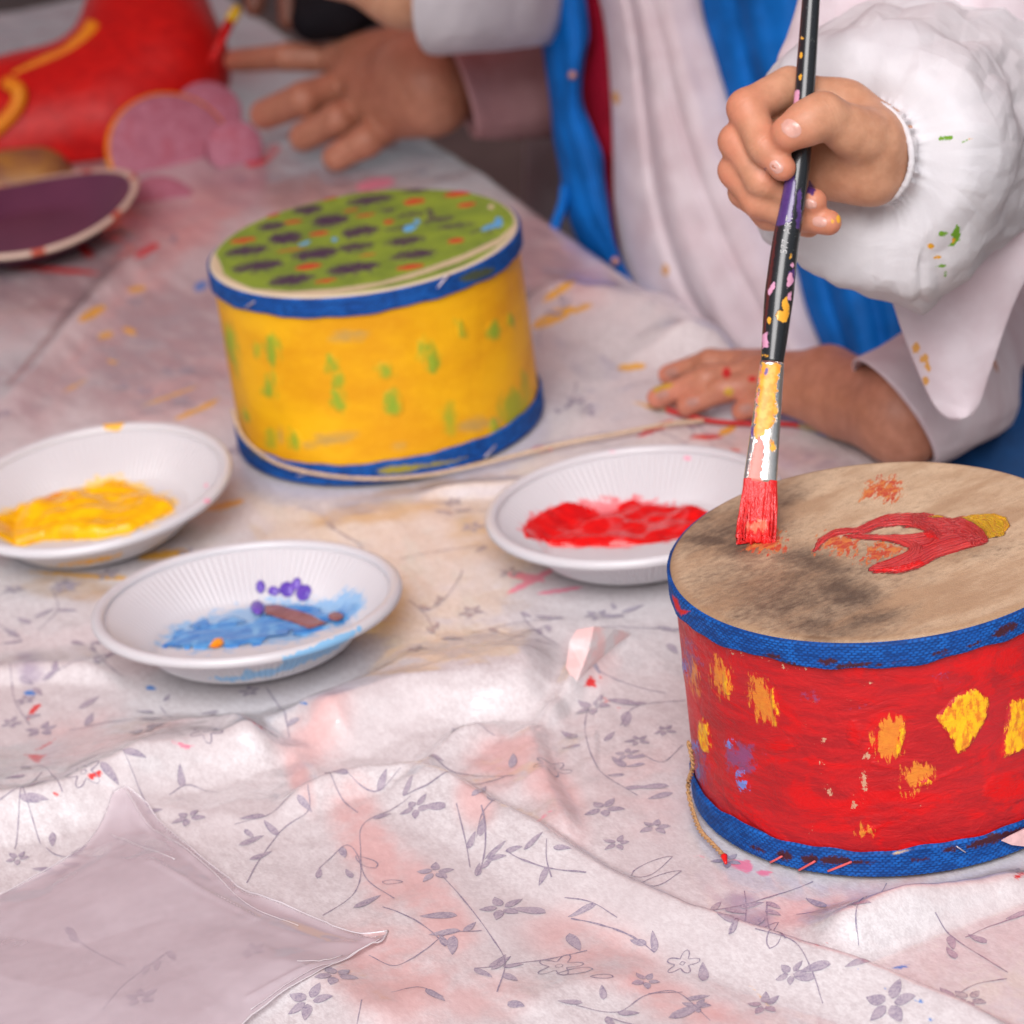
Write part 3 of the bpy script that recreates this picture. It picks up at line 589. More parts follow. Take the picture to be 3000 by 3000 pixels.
grn = els(c5, [(225, 930, 18, 100, -12), (345, 960, 18, 50), (435, 960, 32, 80, -14), (430, 1140, 36, 65, 6), (742, 1030, 28, 46, -10), (765, 1115, 26, 42, -10), (770, 1220, 33, 58, -16), (1012, 1065, 42, 48, -20), (1060, 1230, 50, 72, -22), (1235, 985, 40, 90, -22), (1410, 850, 24, 48, -20), (1570, 855, 33, 43, -20), (1665, 805, 20, 33), (555, 1420, 30, 52, -8), (1580, 1360, 25, 30), (300, 1290, 15, 30)], -10)
grf = els(c5, [(1345, 1310, 50, 85), (1680, 1250, 95, 100, 30), (430, 1420, 40, 60), (230, 960, 30, 160, -10), (1740, 1150, 30, 90)], -10)
mud = els(c5, [(840, 880, 120, 35), (1090, 1445, 60, 18), (1500, 1340, 120, 50), (740, 1420, 160, 40), (350, 740, 200, 25, 5), (1600, 560, 200, 20, -20), (480, 1400, 35, 45)])
M = Mat('yellow_painted_wood'); st = M.noise(16, 5, .6, M.vec(1, 1, 2.2)); s2 = M.noise(220, 4, .65, M.vec(1, 1, 2))
b = M.mix(M.ramp(st, .3, .68), (.68, .30, .004), (.82, .43, .005)); b = M.mix(M.ramp(s2, .5, .8, 0, .4), b, (.80, .45, .02))
b, _ = M.layer(b, M.attr('mud'), (.50, .30, .07), 8, M.noise(70, 5, .7, M.vec(1, 1, 2)), 3, 2.0)
b, _ = M.layer(b, M.attr('grf'), (.36, .36, .02), 8, M.noise(90, 4, .7), 4, 2.0)
b, _ = M.layer(b, M.attr('t_grn'), M.mix(M.noise(120, 3), (.20, .36, .03), (.34, .38, .02)), 9, M.noise(150, 4, .65, M.vec(1, 1, .6)), 3.0, .9)
M.set(Base_Color=b, Roughness=.5, Normal=M.bump(s2, .2, .001)); M.b.inputs['Specular IOR Level'].default_value = .25; mys = M.m
M = Mat('green_painted_skin'); s1 = M.noise(45, 4); s2 = M.noise(350, 4, .6, M.vec(1, 3, 1))
b = M.mix(M.ramp(s1, .3, .7), (.155, .235, .03), (.235, .335, .03))
b, _ = M.layer(b, M.attr('bare'), M.mix(s2, (.52, .40, .24), (.62, .52, .36)), 1.2, s2, .7, .2)
b = M.mix(M.ramp(M.attr('rad'), 85.4, 87.6), b, (.62, .52, .37))
b, _ = M.layer(b, M.attr('t_purp'), M.mix(s2, (.03, .012, .06), (.09, .05, .07)), 7, M.noise(230, 4, .7, M.vec(1, 3.5, 1)), .9, 1.0)
b, _ = M.layer(b, M.attr('t_red'), M.mix(s1, (.42, .05, .02), (.62, .05, .02)), 2, s2, .6, .4)
b, _ = M.layer(b, M.attr('t_blu'), (.10, .35, .66), 1.6, s2, .6, .2)
M.set(Base_Color=b, Roughness=.55, Normal=M.bump(s2, .3, .001)); M.b.inputs['Specular IOR Level'].default_value = .25; myh = M.m
yd = thing('painted_drum', 'small yellow painted drum with green top dotted purple and red', 'drum', (*YD['c'], 0))
drum_parts(YD, yd, mys, myh, band_mat('blue_webbing_stained', [('yl', (.30, .25, .03), 3, .4), ('ol', (.06, .08, .05), 3, .5)]),
           {'bare': bare, 't_purp': purp, 't_red': rdd, 't_blu': bl}, {'mud': mud, 'grf': grf, 't_grn': grn},
           {'yl': els(c5, [(1085, 1572, 115, 24, -6), (1270, 1545, 130, 12, -8), (1400, 1520, 40, 6, -15)]), 'ol': els(c5, [(1490, 570, 100, 30, -18), (350, 1500, 60, 10, 30)])}, .6)
mt_staple = plain('staple_wire', (.62, .55, .6), .35, .1, Metallic=.6)
def on_drum(d, px, py, off=.001):
    """point where the sight line meets the drum wall"""
    r = ray(px, py); o = CAM-np.array([*d['c'], 0]); R = d['R']+off
    a = r[0]**2+r[1]**2; b_ = 2*(o[0]*r[0]+o[1]*r[1]); c_ = o[0]**2+o[1]**2-R*R
    disc = b_*b_-4*a*c_
    return CAM+r*((-b_-math.sqrt(max(disc, 0)))/(2*a))
def staple(d, a, b, root, m, rad=.00045):
    P = [on_drum(d, *a, -.001), on_drum(d, *a, .0012)]+[on_drum(d, a[0]+(b[0]-a[0])*k, a[1]+(b[1]-a[1])*k, .0014) for k in (.15, .5, .85)]+[on_drum(d, *b, .0012), on_drum(d, *b, -.001)]
    return obj('staple', *tube(P, rad, 6), m, root)
for a, b in [((720, 900), (745, 884)), ((1282, 842), (1315, 805)), ((872, 1395), (902, 1385)), ((1420, 1340), (1452, 1305))]: staple(YD, a, b, yd, mt_staple)
# --- red drum
M = Mat('red_painted_wood'); st = M.noise(35, 6, .65, M.vec(1, 1, 6)); s2 = M.noise(260, 5, .65, M.vec(1, 1, 3.5)); s3 = M.noise(420, 5, .7); vs = M.noise(330, 4, .65, M.vec(1, 1, .4))
b = M.mix(M.ramp(st, .36, .64), (.38, .010, .014), (.53, .011, .014)); b = M.mix(M.ramp(s2, .5, .75, 0, .55), b, (.54, .016, .016)); b = M.mix(M.ramp(M.noise(22, 4, .65, M.vec(1, 1, 1.6), .8), .5, .6, 0, .7), b, (.66, .004, .005)); b = M.mix(M.ramp(M.noise(15, 4, .6, M.vec(1, 1, 1.4)), .5, .66, 0, .6), b, (.41, .016, .024))
b, _ = M.layer(b, M.attr('wood'), (.56, .30, .19), 11, M.noise(330, 6, .75, M.vec(1, 1, .8)), .4, 2.6)
b, _ = M.layer(b, M.attr('viol'), (.26, .06, .16), 14, M.noise(200, 6, .75), 2.2, 2.2)
b, _ = M.layer(b, M.attr('t_thick'), (.60, .003, .004), 5, s2, 2.2, 1.4)
b, _ = M.layer(b, M.attr('yfaint'), M.mix(s3, (.62, .10, .02), (.74, .32, .03)), 11, M.noise(520, 5, .7, M.vec(1, 1, .3)), 1.0, 1.4)
b, _ = M.layer(b, M.attr('t_yel'), M.mix(M.ramp(M.noise(420, 5, .7, M.vec(1, 1, .5)), .40, .56), (.70, .20, .015), (.84, .46, .01)), 4.2, M.noise(420, 5, .7, M.vec(1, 1, .4)), .5, .4)
b, _ = M.layer(b, M.attr('t_blu'), (.16, .22, .58), 6, M.noise(330, 5, .75), .5, .5)
M.set(Base_Color=b, Roughness=M.ramp(s2, .35, .65, .34, .5))
nb = M.bump(M.noise(48, 6, .62, M.vec(1, 1, 1.6), 1.8), .38, .004); M.set(Normal=M.bump(s2, .2, .0008, nb)); M.b.inputs['Specular IOR Level'].default_value = .25; mrs = M.m
M = Mat('goat_skin'); fur = M.noise(420, 5, .7, M.vec(1, .5, 1, (0, 0, -1.0))); big = M.noise(60, 6, .66, M.vec(1, .3, 1, (0, 0, -1.0))); por = M.vor(1300)
b = M.mix(M.ramp(big, .34, .64), (.44, .285, .17), (.62, .455, .30)); b = M.mix(M.ramp(fur, .45, .8, 0, .45), b, (.36, .22, .13)); b = M.mix(M.ramp(por, .0, .5, .22, 0), b, (.20, .12, .08))
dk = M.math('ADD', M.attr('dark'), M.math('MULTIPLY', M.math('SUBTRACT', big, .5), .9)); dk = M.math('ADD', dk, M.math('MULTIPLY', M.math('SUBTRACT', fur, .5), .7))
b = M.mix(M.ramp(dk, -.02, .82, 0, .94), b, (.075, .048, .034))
b = M.mix(M.ramp(M.attr('rad'), 84, 88.5, 0, .55), b, (.30, .17, .09))
b, _ = M.layer(b, M.attr('faint'), M.mix(M.ramp(fur, .4, .6), (.50, .06, .03), (.62, .20, .05)), 11, M.noise(520, 4, .7, M.vec(1, .3, 1, (0, 0, -.35))), .8, 1.0)
sw = M.node('ShaderNodeTexWave', {'Vector': M.co, 'Scale': 190., 'Distortion': 6., 'Detail': 3., 'Detail Scale': 1.6}, rings_direction='Z', wave_type='RINGS')
cmb = M.node('ShaderNodeCombineXYZ', {0: M.math('MULTIPLY', M.attr('t_red'), 1.0), 1: M.math('MULTIPLY', M.noise(25, 2), 3.), 2: M.math('MULTIPLY', M.attr('t_yel'), .8)}); swm = M.noise(1.7, 4, .6, cmb)
b, f1 = M.layer(b, M.attr('t_red'), M.mix(M.ramp(swm, .4, .65), (.54, .008, .010), (.74, .06, .055)), 1.8, M.noise(420, 4, .7, M.vec(1, .16, 1, (0, 0, -1.25))), .3, -.35)
b, f2 = M.layer(b, M.attr('t_bright'), (.78, .004, .004), .8, fur, .3, .1)
b, f3 = M.layer(b, M.attr('t_yel'), M.mix(M.ramp(swm, .4, .7), (.86, .50, .005), (.80, .28, .01)), .9, fur, .25, 0)
M.set(Base_Color=b, Roughness=M.ramp(M.math('ADD', f1, f3), 0, 1, .5, .2))
nb = M.bump(fur, .35, .0012); nb = M.bump(por, .25, .0006, nb); nb = M.bump(M.math('MULTIPLY', M.math('ADD', f1, f3), swm), .9, .003, nb); M.set(Normal=nb); mrh = M.m
fish = c7([(850, 555), (880, 490), (940, 450), (1000, 435), (1060, 440), (1150, 400), (1260, 365), (1380, 360), (1480, 370), (1560, 385), (1620, 380), (1700, 420), (1745, 490), (1690, 520), (1560, 560), (1470, 590), (1400, 630), (1300, 660), (1200, 660), (1140, 655), (1150, 630), (1240, 600), (1340, 550), (1310, 520), (1200, 492), (1080, 484), (1000, 470), (1110, 470), (1200, 472), (1330, 470), (1420, 458), (1400, 437), (1300, 422), (1200, 430), (1120, 455), (1040, 462), (960, 470), (900, 510)])
fish = catmull(np.array(fish+fish[:1]), 5)[:-1]
faint = [c7([(850, 555), (880, 490), (940, 450), (1080, 470), (1080, 560), (1000, 565), (900, 545)]), c7([(1070, 610), (1130, 540), (1200, 500), (1300, 510), (1330, 550), (1200, 605), (1100, 615)]), c7([(1075, 275), (1120, 210), (1190, 170), (1290, 180), (1300, 220), (1310, 280), (1250, 300), (1150, 290)]), c7([(490, 545), (520, 505), (680, 440), (710, 540), (690, 565), (560, 555)])]
ryel = [c7([(1600, 380), (1680, 362), (1780, 360), (1840, 380), (1860, 420), (1830, 470), (1750, 490), (1720, 440), (1650, 400)]), c7([(1440, 380), (1480, 366), (1530, 380), (1480, 384)])]
brt = [c7([(1140, 655), (1300, 630), (1400, 600), (1420, 620), (1300, 660), (1200, 662)]), c7([(1400, 462), (1460, 450), (1500, 500), (1440, 490)])]
_rdV = None
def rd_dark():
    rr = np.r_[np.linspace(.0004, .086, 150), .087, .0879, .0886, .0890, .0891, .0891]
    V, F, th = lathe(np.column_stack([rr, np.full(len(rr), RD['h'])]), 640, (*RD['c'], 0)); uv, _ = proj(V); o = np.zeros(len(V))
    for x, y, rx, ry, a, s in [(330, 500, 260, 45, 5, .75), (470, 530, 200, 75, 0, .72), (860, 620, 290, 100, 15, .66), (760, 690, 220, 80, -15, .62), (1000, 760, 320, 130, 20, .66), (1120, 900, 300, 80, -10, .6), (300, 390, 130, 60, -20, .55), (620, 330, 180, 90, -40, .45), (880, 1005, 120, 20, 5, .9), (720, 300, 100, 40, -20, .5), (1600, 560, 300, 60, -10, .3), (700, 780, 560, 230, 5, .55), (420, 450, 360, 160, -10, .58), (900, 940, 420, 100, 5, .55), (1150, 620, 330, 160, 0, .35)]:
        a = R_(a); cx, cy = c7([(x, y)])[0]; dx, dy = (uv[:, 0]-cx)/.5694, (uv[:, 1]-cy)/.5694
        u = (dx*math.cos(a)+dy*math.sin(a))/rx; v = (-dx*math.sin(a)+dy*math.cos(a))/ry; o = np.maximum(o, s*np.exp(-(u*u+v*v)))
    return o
rd = thing('painted_drum', 'red painted drum with natural hide top being painted by the brush', 'drum', (*RD['c'], 0))
tyel = [c8([(1560, 270), (1620, 225), (1690, 212), (1750, 265), (1745, 340), (1700, 430), (1650, 500), (1590, 545), (1560, 480), (1510, 400), (1480, 350)]), c8([(1860, 270), (1932, 250), (1990, 260), (1990, 480), (1890, 540), (1820, 560), (1830, 450)])]+els(c8, [(287, 450, 30, 88, -8), (165, 115, 14, 65, -8), (405, 175, 16, 65, -6), (648, 300, 14, 100, -6), (1295, 470, 18, 95, 12), (1420, 690, 30, 14, -10)])
yfa = els(c8, [(1235, 460, 85, 125, 15), (1380, 650, 95, 68, -20), (585, 270, 70, 140, -18), (370, 150, 55, 105, -15), (1110, 940, 50, 25, -10), (1350, 740, 60, 20, -20), (235, 150, 30, 100, -8)])
tbl = els(c8, [(415, 485, 25, 24, 20), (490, 705, 36, 26, 40), (187, 95, 12, 45, -15), (255, 640, 10, 40), (150, 50, 22, 60, -10), (470, 640, 18, 20), (240, 500, 18, 30)])
vio = els(c8, [(480, 560, 90, 90), (265, 600, 45, 130), (215, 60, 50, 120, -10), (1530, 150, 50, 20, 10), (1070, 310, 40, 10), (830, 235, 50, 10, 5)])
wod = els(c8, [(880, 600, 30, 45), (1110, 680, 32, 80), (1060, 800, 30, 40), (1140, 180, 60, 14, -8), (860, 270, 40, 16), (1070, 268, 45, 12, -8), (870, 480, 50, 25, -15), (780, 390, 30, 10), (930, 730, 30, 40), (840, 930, 10, 25, 20), (1400, 815, 12, 20), (1120, 560, 30, 50), (750, 105, 120, 12, 8), (600, 55, 120, 10, 12), (440, 30, 60, 10, 10), (1300, 1040, 60, 12, -8)], 0)
thk = els(c8, [(1850, 720, 130, 80, -10), (1060, 440, 40, 75, -8), (1490, 195, 35, 20, 60), (1190, 600, 60, 12, 15), (1150, 930, 60, 14, -20), (560, 880, 220, 30, 38), (480, 800, 130, 22, 40), (680, 500, 90, 40, -5), (1600, 620, 150, 14, -25)], -10)
head_m = {'faint': faint, 't_red': [fish], 't_yel': ryel, 't_bright': brt}
drum_parts(RD, rd, mrs, mrh, band_mat('blue_webbing', [('rb', (.055, .012, .022), 2.6, .5), ('rs', (.66, .015, .015), 1.0, .1), ('wd', (.5, .36, .2), .8, .1)]), head_m,
           {'wood': wod, 'viol': vio, 't_thick': thk, 'yfaint': yfa, 't_yel': tyel, 't_blu': tbl},
           {'rb': els(c8, [(700, 80, 90, 20, 8), (920, 65, 60, 22, 0), (1050, 85, 110, 18, -5), (640, 40, 60, 16, 15), (700, 1065, 50, 28, 15), (830, 1085, 50, 30, 8), (960, 1090, 90, 28, 0), (1060, 1100, 120, 14, 0), (1400, 1085, 60, 12, -5), (1560, 1030, 60, 18, -12), (1750, 985, 130, 28, -18), (1880, 950, 80, 24, -20), (560, 1030, 50, 12, 22), (1240, 75, 100, 8, -10), (1500, 20, 60, 10, -20)]) + els(c7, [(1680, 1030, 60, 10, -25), (1830, 960, 80, 28, -25), (1540, 1075, 40, 8, -25)]),
            'rs': [c7([(118, 775), (150, 800), (165, 850), (215, 862), (170, 885), (140, 850)])], 'wd': els(c8, [(1300, 1045, 50, 8, -15)])}, 1.)
dh = [o for o in rd.children if o.name.startswith('drumhead')][0]
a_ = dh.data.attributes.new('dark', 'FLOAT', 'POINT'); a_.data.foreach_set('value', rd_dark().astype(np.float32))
mt_rst = plain('red_painted_staple', (.66, .10, .10), .4, .1)
for a, b in [((628, 1100), (685, 1070)), ((775, 1140), (855, 1095)), ((925, 1145), (1042, 1098))]: staple(RD, c8([a])[0], c8([b])[0], rd, mt_rst, .0005)
staple(RD, c8([(1585, 1018)])[0], c8([(1630, 1048)])[0], rd, mt_staple, .0003)
# --- twine: strands twisted round each other
def twine(pts3, r, parent, m, name='twine', strands=2, pitch=.006):
    P = catmull(pts3, 14); L = np.r_[0, np.cumsum(np.linalg.norm(np.diff(P, axis=0), axis=1))]
    n = max(12, int(L[-1]/.0009)); q = np.linspace(0, L[-1], n); P = np.column_stack([np.interp(q, L, P[:, k]) for k in range(3)])
    T = np.gradient(P, axis=0); T /= np.linalg.norm(T, axis=1, keepdims=True); A = np.cross(T, [0, 0, 1.]); A /= np.linalg.norm(A, axis=1, keepdims=True)+1e-9; B = np.cross(A, T)
    Vs, Fs, k = [], [], 0
    for s in range(strands):
        a = 2*np.pi*(q/pitch+s/strands); off = (np.cos(a)[:, None]*A+np.sin(a)[:, None]*B)*r*.5
        V, F = tube(P+off, r*.58*(1+.12*vnoise(np.column_stack([q*500, q*0+s, q*0]))), 7); Vs.append(V); Fs += [[i+k for i in f] for f in F]; k += len(V)
    return obj(name, np.vstack(Vs), Fs, m, parent)
mt_tw = plain('brown_twine', (.42, .23, .10), .8, .3, 900); mt_tw2 = plain('pale_twine', (.55, .40, .27), .8, .3, 900)
tw = [on_drum(RD, 2060, 2200, .002)] + [np.array([*G(x, y, z)[:2], z]) for x, y, z in [(2030, 2242, .028), (2016, 2299, .014), (2024, 2356, .006), (2050, 2430, .004), (2090, 2475, .004), (2121, 2508, .004)]]
tw[0] = np.array([RD['c'][0]-.0905, RD['c'][1]-.02, .04])
tt = twine(tw, .0011, rd, mt_tw)
tip = np.array([*G(2121, 2508, .004)[:2], .004]); tip2 = np.array([*G(2127, 2530, .003)[:2], .003]); obj('twine_tip', *tube(np.linspace(tip, tip2, 6), np.linspace(.0016, .0006, 6), 8), plain('red_paint_blob', (.62, .01, .01), .3), tt)
def yrim(px, py): return on_drum(YD, px, py, .0025)
tw = [yrim(680, 1200), yrim(715, 1285), yrim(800, 1352), yrim(914, 1386), yrim(1062, 1402)] + [np.array([*G(x, y, .004)[:2], .004]) for x, y in [(1233, 1394), (1404, 1360), (1650, 1300), (1800, 1272), (1950, 1243), (2060, 1232)]]
twine(tw, .0012, yd, mt_tw2)

# ------------------------------------------------------------------ plates
M = Mat('white_plastic'); n = M.noise(25, 3)
b = M.mix(n, (.54, .525, .55), (.60, .585, .61))
smn = M.noise(140, 5, .7, M.vec(1, 2.5, 1))
b, _ = M.layer(b, M.attr('thinb'), (.26, .44, .66), 12, smn, 1.5, 2.5)
b, _ = M.layer(b, M.attr('thiny'), (.74, .50, .14), 12, smn, 1.5, 2.5)
b, _ = M.layer(b, M.attr('thinr'), (.66, .16, .18), 12, smn, 1.5, 2.5)
b, _ = M.layer(b, M.attr('stain'), M.mix(.5, (.20, .42, .68), (.25, .5, .72)), 2.5, M.noise(300, 4, .6, M.vec(1, 1, .5)), .4, .4)
b, _ = M.layer(b, M.attr('ystain'), (.80, .42, .02), 2, M.noise(300, 4), .5, .2)
b, _ = M.layer(b, M.attr('pstain'), (.82, .30, .42), 2, M.noise(300, 4), .8, .2)
M.set(Base_Color=b, Roughness=.32, Subsurface_Weight=.25, Subsurface_Scale=.004); M.put(M.b.inputs['Subsurface Radius'], (1, .8, .8)); mpl = M.m
def tilt(V, p, z0=.001):
    V = V.copy(); V[:, 2] += -math.sin(p['tx'])*V[:, 1]+math.sin(p['ty'])*V[:, 0]+z0
    V[:, 0] += p['c'][0]; V[:, 1] += p['c'][1]; return V
def plate(key, label, ribs, masks):
    p = PL[key]; root = thing('plate', label, 'plate', (*p['c'], 0), 'plastic paint plates')
    zmin = .05*abs(p['tx'])+.05*abs(p['ty']); z0 = .0005+zmin*.6; p['z0'] = z0
    def mesh(prof, name, rib):
        V, F, th = lathe(prof, 720)
        rr = np.hypot(V[:, 0], V[:, 1]); on = smooth01((rr-.048)/.004)*smooth01((.072-rr)/.003)
        k = 1+rib*on*np.cos(th*ribs)/np.maximum(rr, 1e-4); V[:, 0] *= k; V[:, 1] *= k
        V = tilt(V, p, z0); Nn = vnormals(V, F)
        if (name == 'dish' and Nn[0, 2] < 0) or (name == 'rim' and (Nn*(V-np.array([*p['c'], .03]))).sum(1).mean() < 0): F, Nn = F[:, ::-1], -Nn
        if name == 'dish':
            pass
        at = {kk: px_mask(V, Nn, q) for kk, q in masks.items()}
        for kk in ('stain', 'ystain', 'pstain', 'thinb', 'thiny', 'thinr'): at.setdefault(kk, np.full(len(V), -8.))
        return obj(name, V, F, mpl, root, attrs=at)
    q = np.linspace(0, 1, 24)
    inner = [(r, .0022) for r in np.linspace(.0005, .044, 10)]+[(.0465, .0025), (.0485, .0036)]+[(.0495+.0215*u, .0045+(PH-.0075)*u**.9) for u in q[1:]]
    outer = [(.0722, PH-.0035)]+[(.0512+.0208*u, .0034+(PH-.0075)*u**.9) for u in q[::-1]]+[(.0495, .0020), (.0475, .0006), (.045, .0)]+[(r, .0) for r in np.linspace(.043, .0005, 8)]
    mesh(inner[::1]+outer, 'dish', .00042)
    a = np.linspace(-.35*np.pi, 1.25*np.pi, 22); mesh([(PR-.0034+.0034*math.cos(t), PH-.0026+.0030*math.sin(t)) for t in a[::-1]]+[(.0712, PH-.0046), (.074, PH-.0052), (PR-.0034+.0034*math.cos(a[0]), PH-.0026+.0030*math.sin(a[0]))], 'rim', 0)
    return root
cP = crop(0, 1150, .647); cR = crop(1350, 1200, .44)
plate('blue', 'white ribbed plate of blue paint with purple dabs', 118, {'thinb': [cP([(640, 1150), (760, 1050), (950, 985), (1200, 930), (1450, 920), (1620, 870), (1690, 930), (1600, 1050), (1350, 1150), (900, 1190)])], 'stain': [cP([(950, 1285), (1090, 1280), (1110, 1240), (1150, 1260), (1200, 1250), (1270, 1240), (1280, 1190), (1330, 1180), (1640, 1050), (1640, 1080), (1500, 1180), (1250, 1280), (1050, 1310), (940, 1300)])]})
plate('yellow', 'white plate of thick yellow paint beside the yellow drum', 118, {'thiny': [cP([(-300, 600), (0, 520), (250, 450), (500, 350), (650, 400), (830, 480), (800, 560), (600, 660), (100, 690), (-300, 690)])], 'ystain': [cP([(460, 140), (570, 132), (540, 175), (480, 172)]), cP([(380, 760), (470, 740), (560, 725), (540, 745), (420, 775), (200, 790)])], 'pstain': [cP(ell(935, 420, 10, 10).tolist()), cP(ell(940, 490, 18, 10).tolist())]})
plate('red', 'white plate of red paint behind the red drum', 118, {'thinr': [cR([(350, 800), (450, 680), (700, 580), (1100, 560), (1500, 620), (1700, 720), (1500, 880), (1000, 940), (550, 920)])], 'pstain': [cR(ell(1505, 322, 28, 16).tolist()), cR(ell(1010, 280, 30, 8).tolist())]})
def paint_mat(name, cols, rough=.25):
    M = Mat(name); n = M.noise(70, 4, .55, M.vec(1, 2.2, 1), 1.5); b = M.mix(M.ramp(n, .35, .65), cols[0], cols[1])
    if len(cols) > 2: b = M.mix(M.ramp(M.noise(60, 4, dist=1), .55, .7), b, cols[2])
    M.set(Base_Color=b, Roughness=rough, Normal=M.bump(M.noise(60, 3, .5, M.vec(1, 2, 1), 1.2), .25, .003)); M.b.inputs['Specular IOR Level'].default_value = .3; return M.m
def puddle(name, label, key, poly, hgt, mat, seed, base=.0024, h=.0009, parent=None, rough=1., ragged=0.):
    p = PL[key]; zf0 = p['z0']+base
    def wallz(x, y):
        rr = np.hypot(x-p['c'][0], y-p['c'][1]); return np.clip((rr-.0480)/.0230, 0, 1.15)*(PH-.005)-math.sin(p['tx'])*(y-p['c'][1])+math.sin(p['ty'])*(x-p['c'][0])
    def hit(x, y):                                       # where the sight line meets the inside of the dish
        zz = np.linspace(.045, 0, 300); r_ = ray(x, y); Q = CAM+r_*((zz-CH)/r_[2])[:, None]
        b_ = np.where(zz <= zf0+wallz(Q[:, 0], Q[:, 1]))[0]; return Q[b_[0] if len(b_) else -1, :2]
    pts = np.array([hit(x, y) for x, y in poly])
    rc = pts-np.array(p['c']); rl = np.linalg.norm(rc, axis=1); pts = np.array(p['c'])+rc*np.minimum(1, .0695/np.maximum(rl, 1e-6))[:, None]
    def zf(x, y, d):
        q = np.column_stack([x, y, 0*x+seed]); rr = np.hypot(x-p['c'][0], y-p['c'][1])
        wall = np.clip((rr-.0480)/.0230, 0, 1.15)*(PH-.005)
        ed = 1-np.exp(-d/.0022)
        return zf0+wall-math.sin(p['tx'])*(y-p['c'][1])+math.sin(p['ty'])*(x-p['c'][0])+ed*hgt*(.55+rough*(.5*vnoise(q*[42, 70, 1])+.28*vnoise(q*[95, 150, 1]+7)))-.0004*(d <= 0)
    V, F = patch(pts, h, zf, ragged)
    o = obj(name, V, F, mat, parent)
    if label: tag(o, label, 'paint')
    return o
puddle('paint_puddle', 'thick rippled yellow paint pooled in the white plate', 'yellow', cP([(-300, 640), (-150, 570), (0, 560), (90, 520), (230, 490), (360, 440), (450, 410), (480, 385), (530, 378), (570, 400), (600, 430), (700, 460), (780, 495), (790, 530), (700, 580), (600, 630), (450, 665), (200, 672), (0, 668), (-150, 680), (-280, 670)]), .010, paint_mat('yellow_paint', [(.72, .34, .003), (.86, .47, .004), (.74, .25, .003)], .16), 1.3)
puddle('paint_puddle', 'glossy red paint pooled in the plate beside the drum', 'red', cR([(395, 790), (430, 740), (480, 720), (560, 660), (700, 615), (850, 615), (930, 600), (1040, 620), (1150, 600), (1280, 650), (1480, 665), (1600, 680), (1800, 700), (1700, 800), (1500, 850), (1300, 890), (1000, 915), (750, 915), (560, 895), (430, 870)]), .005, paint_mat('red_paint', [(.52, .006, .008), (.70, .006, .006), (.60, .05, .055)], .10), 5.1)
bp = puddle('paint_puddle', 'streaky blue paint with purple and brown dabs in the plate', 'blue', cP([(705, 1140), (760, 1085), (870, 1050), (900, 1035), (940, 1012), (980, 1035), (1060, 1010), (1130, 1035), (1200, 1000), (1200, 970), (1300, 960), (1420, 955), (1500, 985), (1560, 930), (1600, 905), (1650, 940), (1640, 985), (1500, 1060), (1350, 1110), (1150, 1150), (980, 1160), (800, 1165)]), .0016, paint_mat('blue_paint', [(.03, .17, .50), (.10, .33, .66), (.16, .40, .68)], .14), 9.7, h=.0006, ragged=.0065)
vp = paint_mat('purple_paint', [(.10, .05, .36), (.16, .08, .45)], .3)
for i, (x, y, rx, ry) in enumerate([(1180, 880, 22, 30), (1240, 898, 28, 22), (1300, 890, 36, 36), (1340, 865, 20, 30), (1375, 905, 34, 40), (1165, 970, 32, 32)]):
    puddle('purple_dab', None, 'blue', cP(ell(x, y, rx, ry, 10*i, 12).tolist()), .0045, vp, i*3.3, base=.0045, h=.0007, parent=bp)
puddle('orange_dab', None, 'blue', cP([(945, 1150), (960, 1125), (1010, 1112), (1015, 1135), (980, 1155)]), .004, paint_mat('orange_paint', [(.75, .20, .01), (.8, .3, .02)]), 2, base=.0036, h=.0007, parent=bp)
puddle('brown_smear', None, 'blue', cP([(1200, 960), (1260, 958), (1400, 1000), (1480, 1040), (1400, 1068), (1300, 1030), (1200, 1000)]), .0012, paint_mat('brown_paint', [(.20, .075, .075), (.28, .12, .12)]), 4, base=.0042, h=.0007, parent=bp)
puddle('brown_smear', None, 'blue', cP(ell(1520, 1010, 35, 20).tolist()), .0012, bpy.data.materials['brown_paint'], 4, base=.0050, h=.0007, parent=bp)

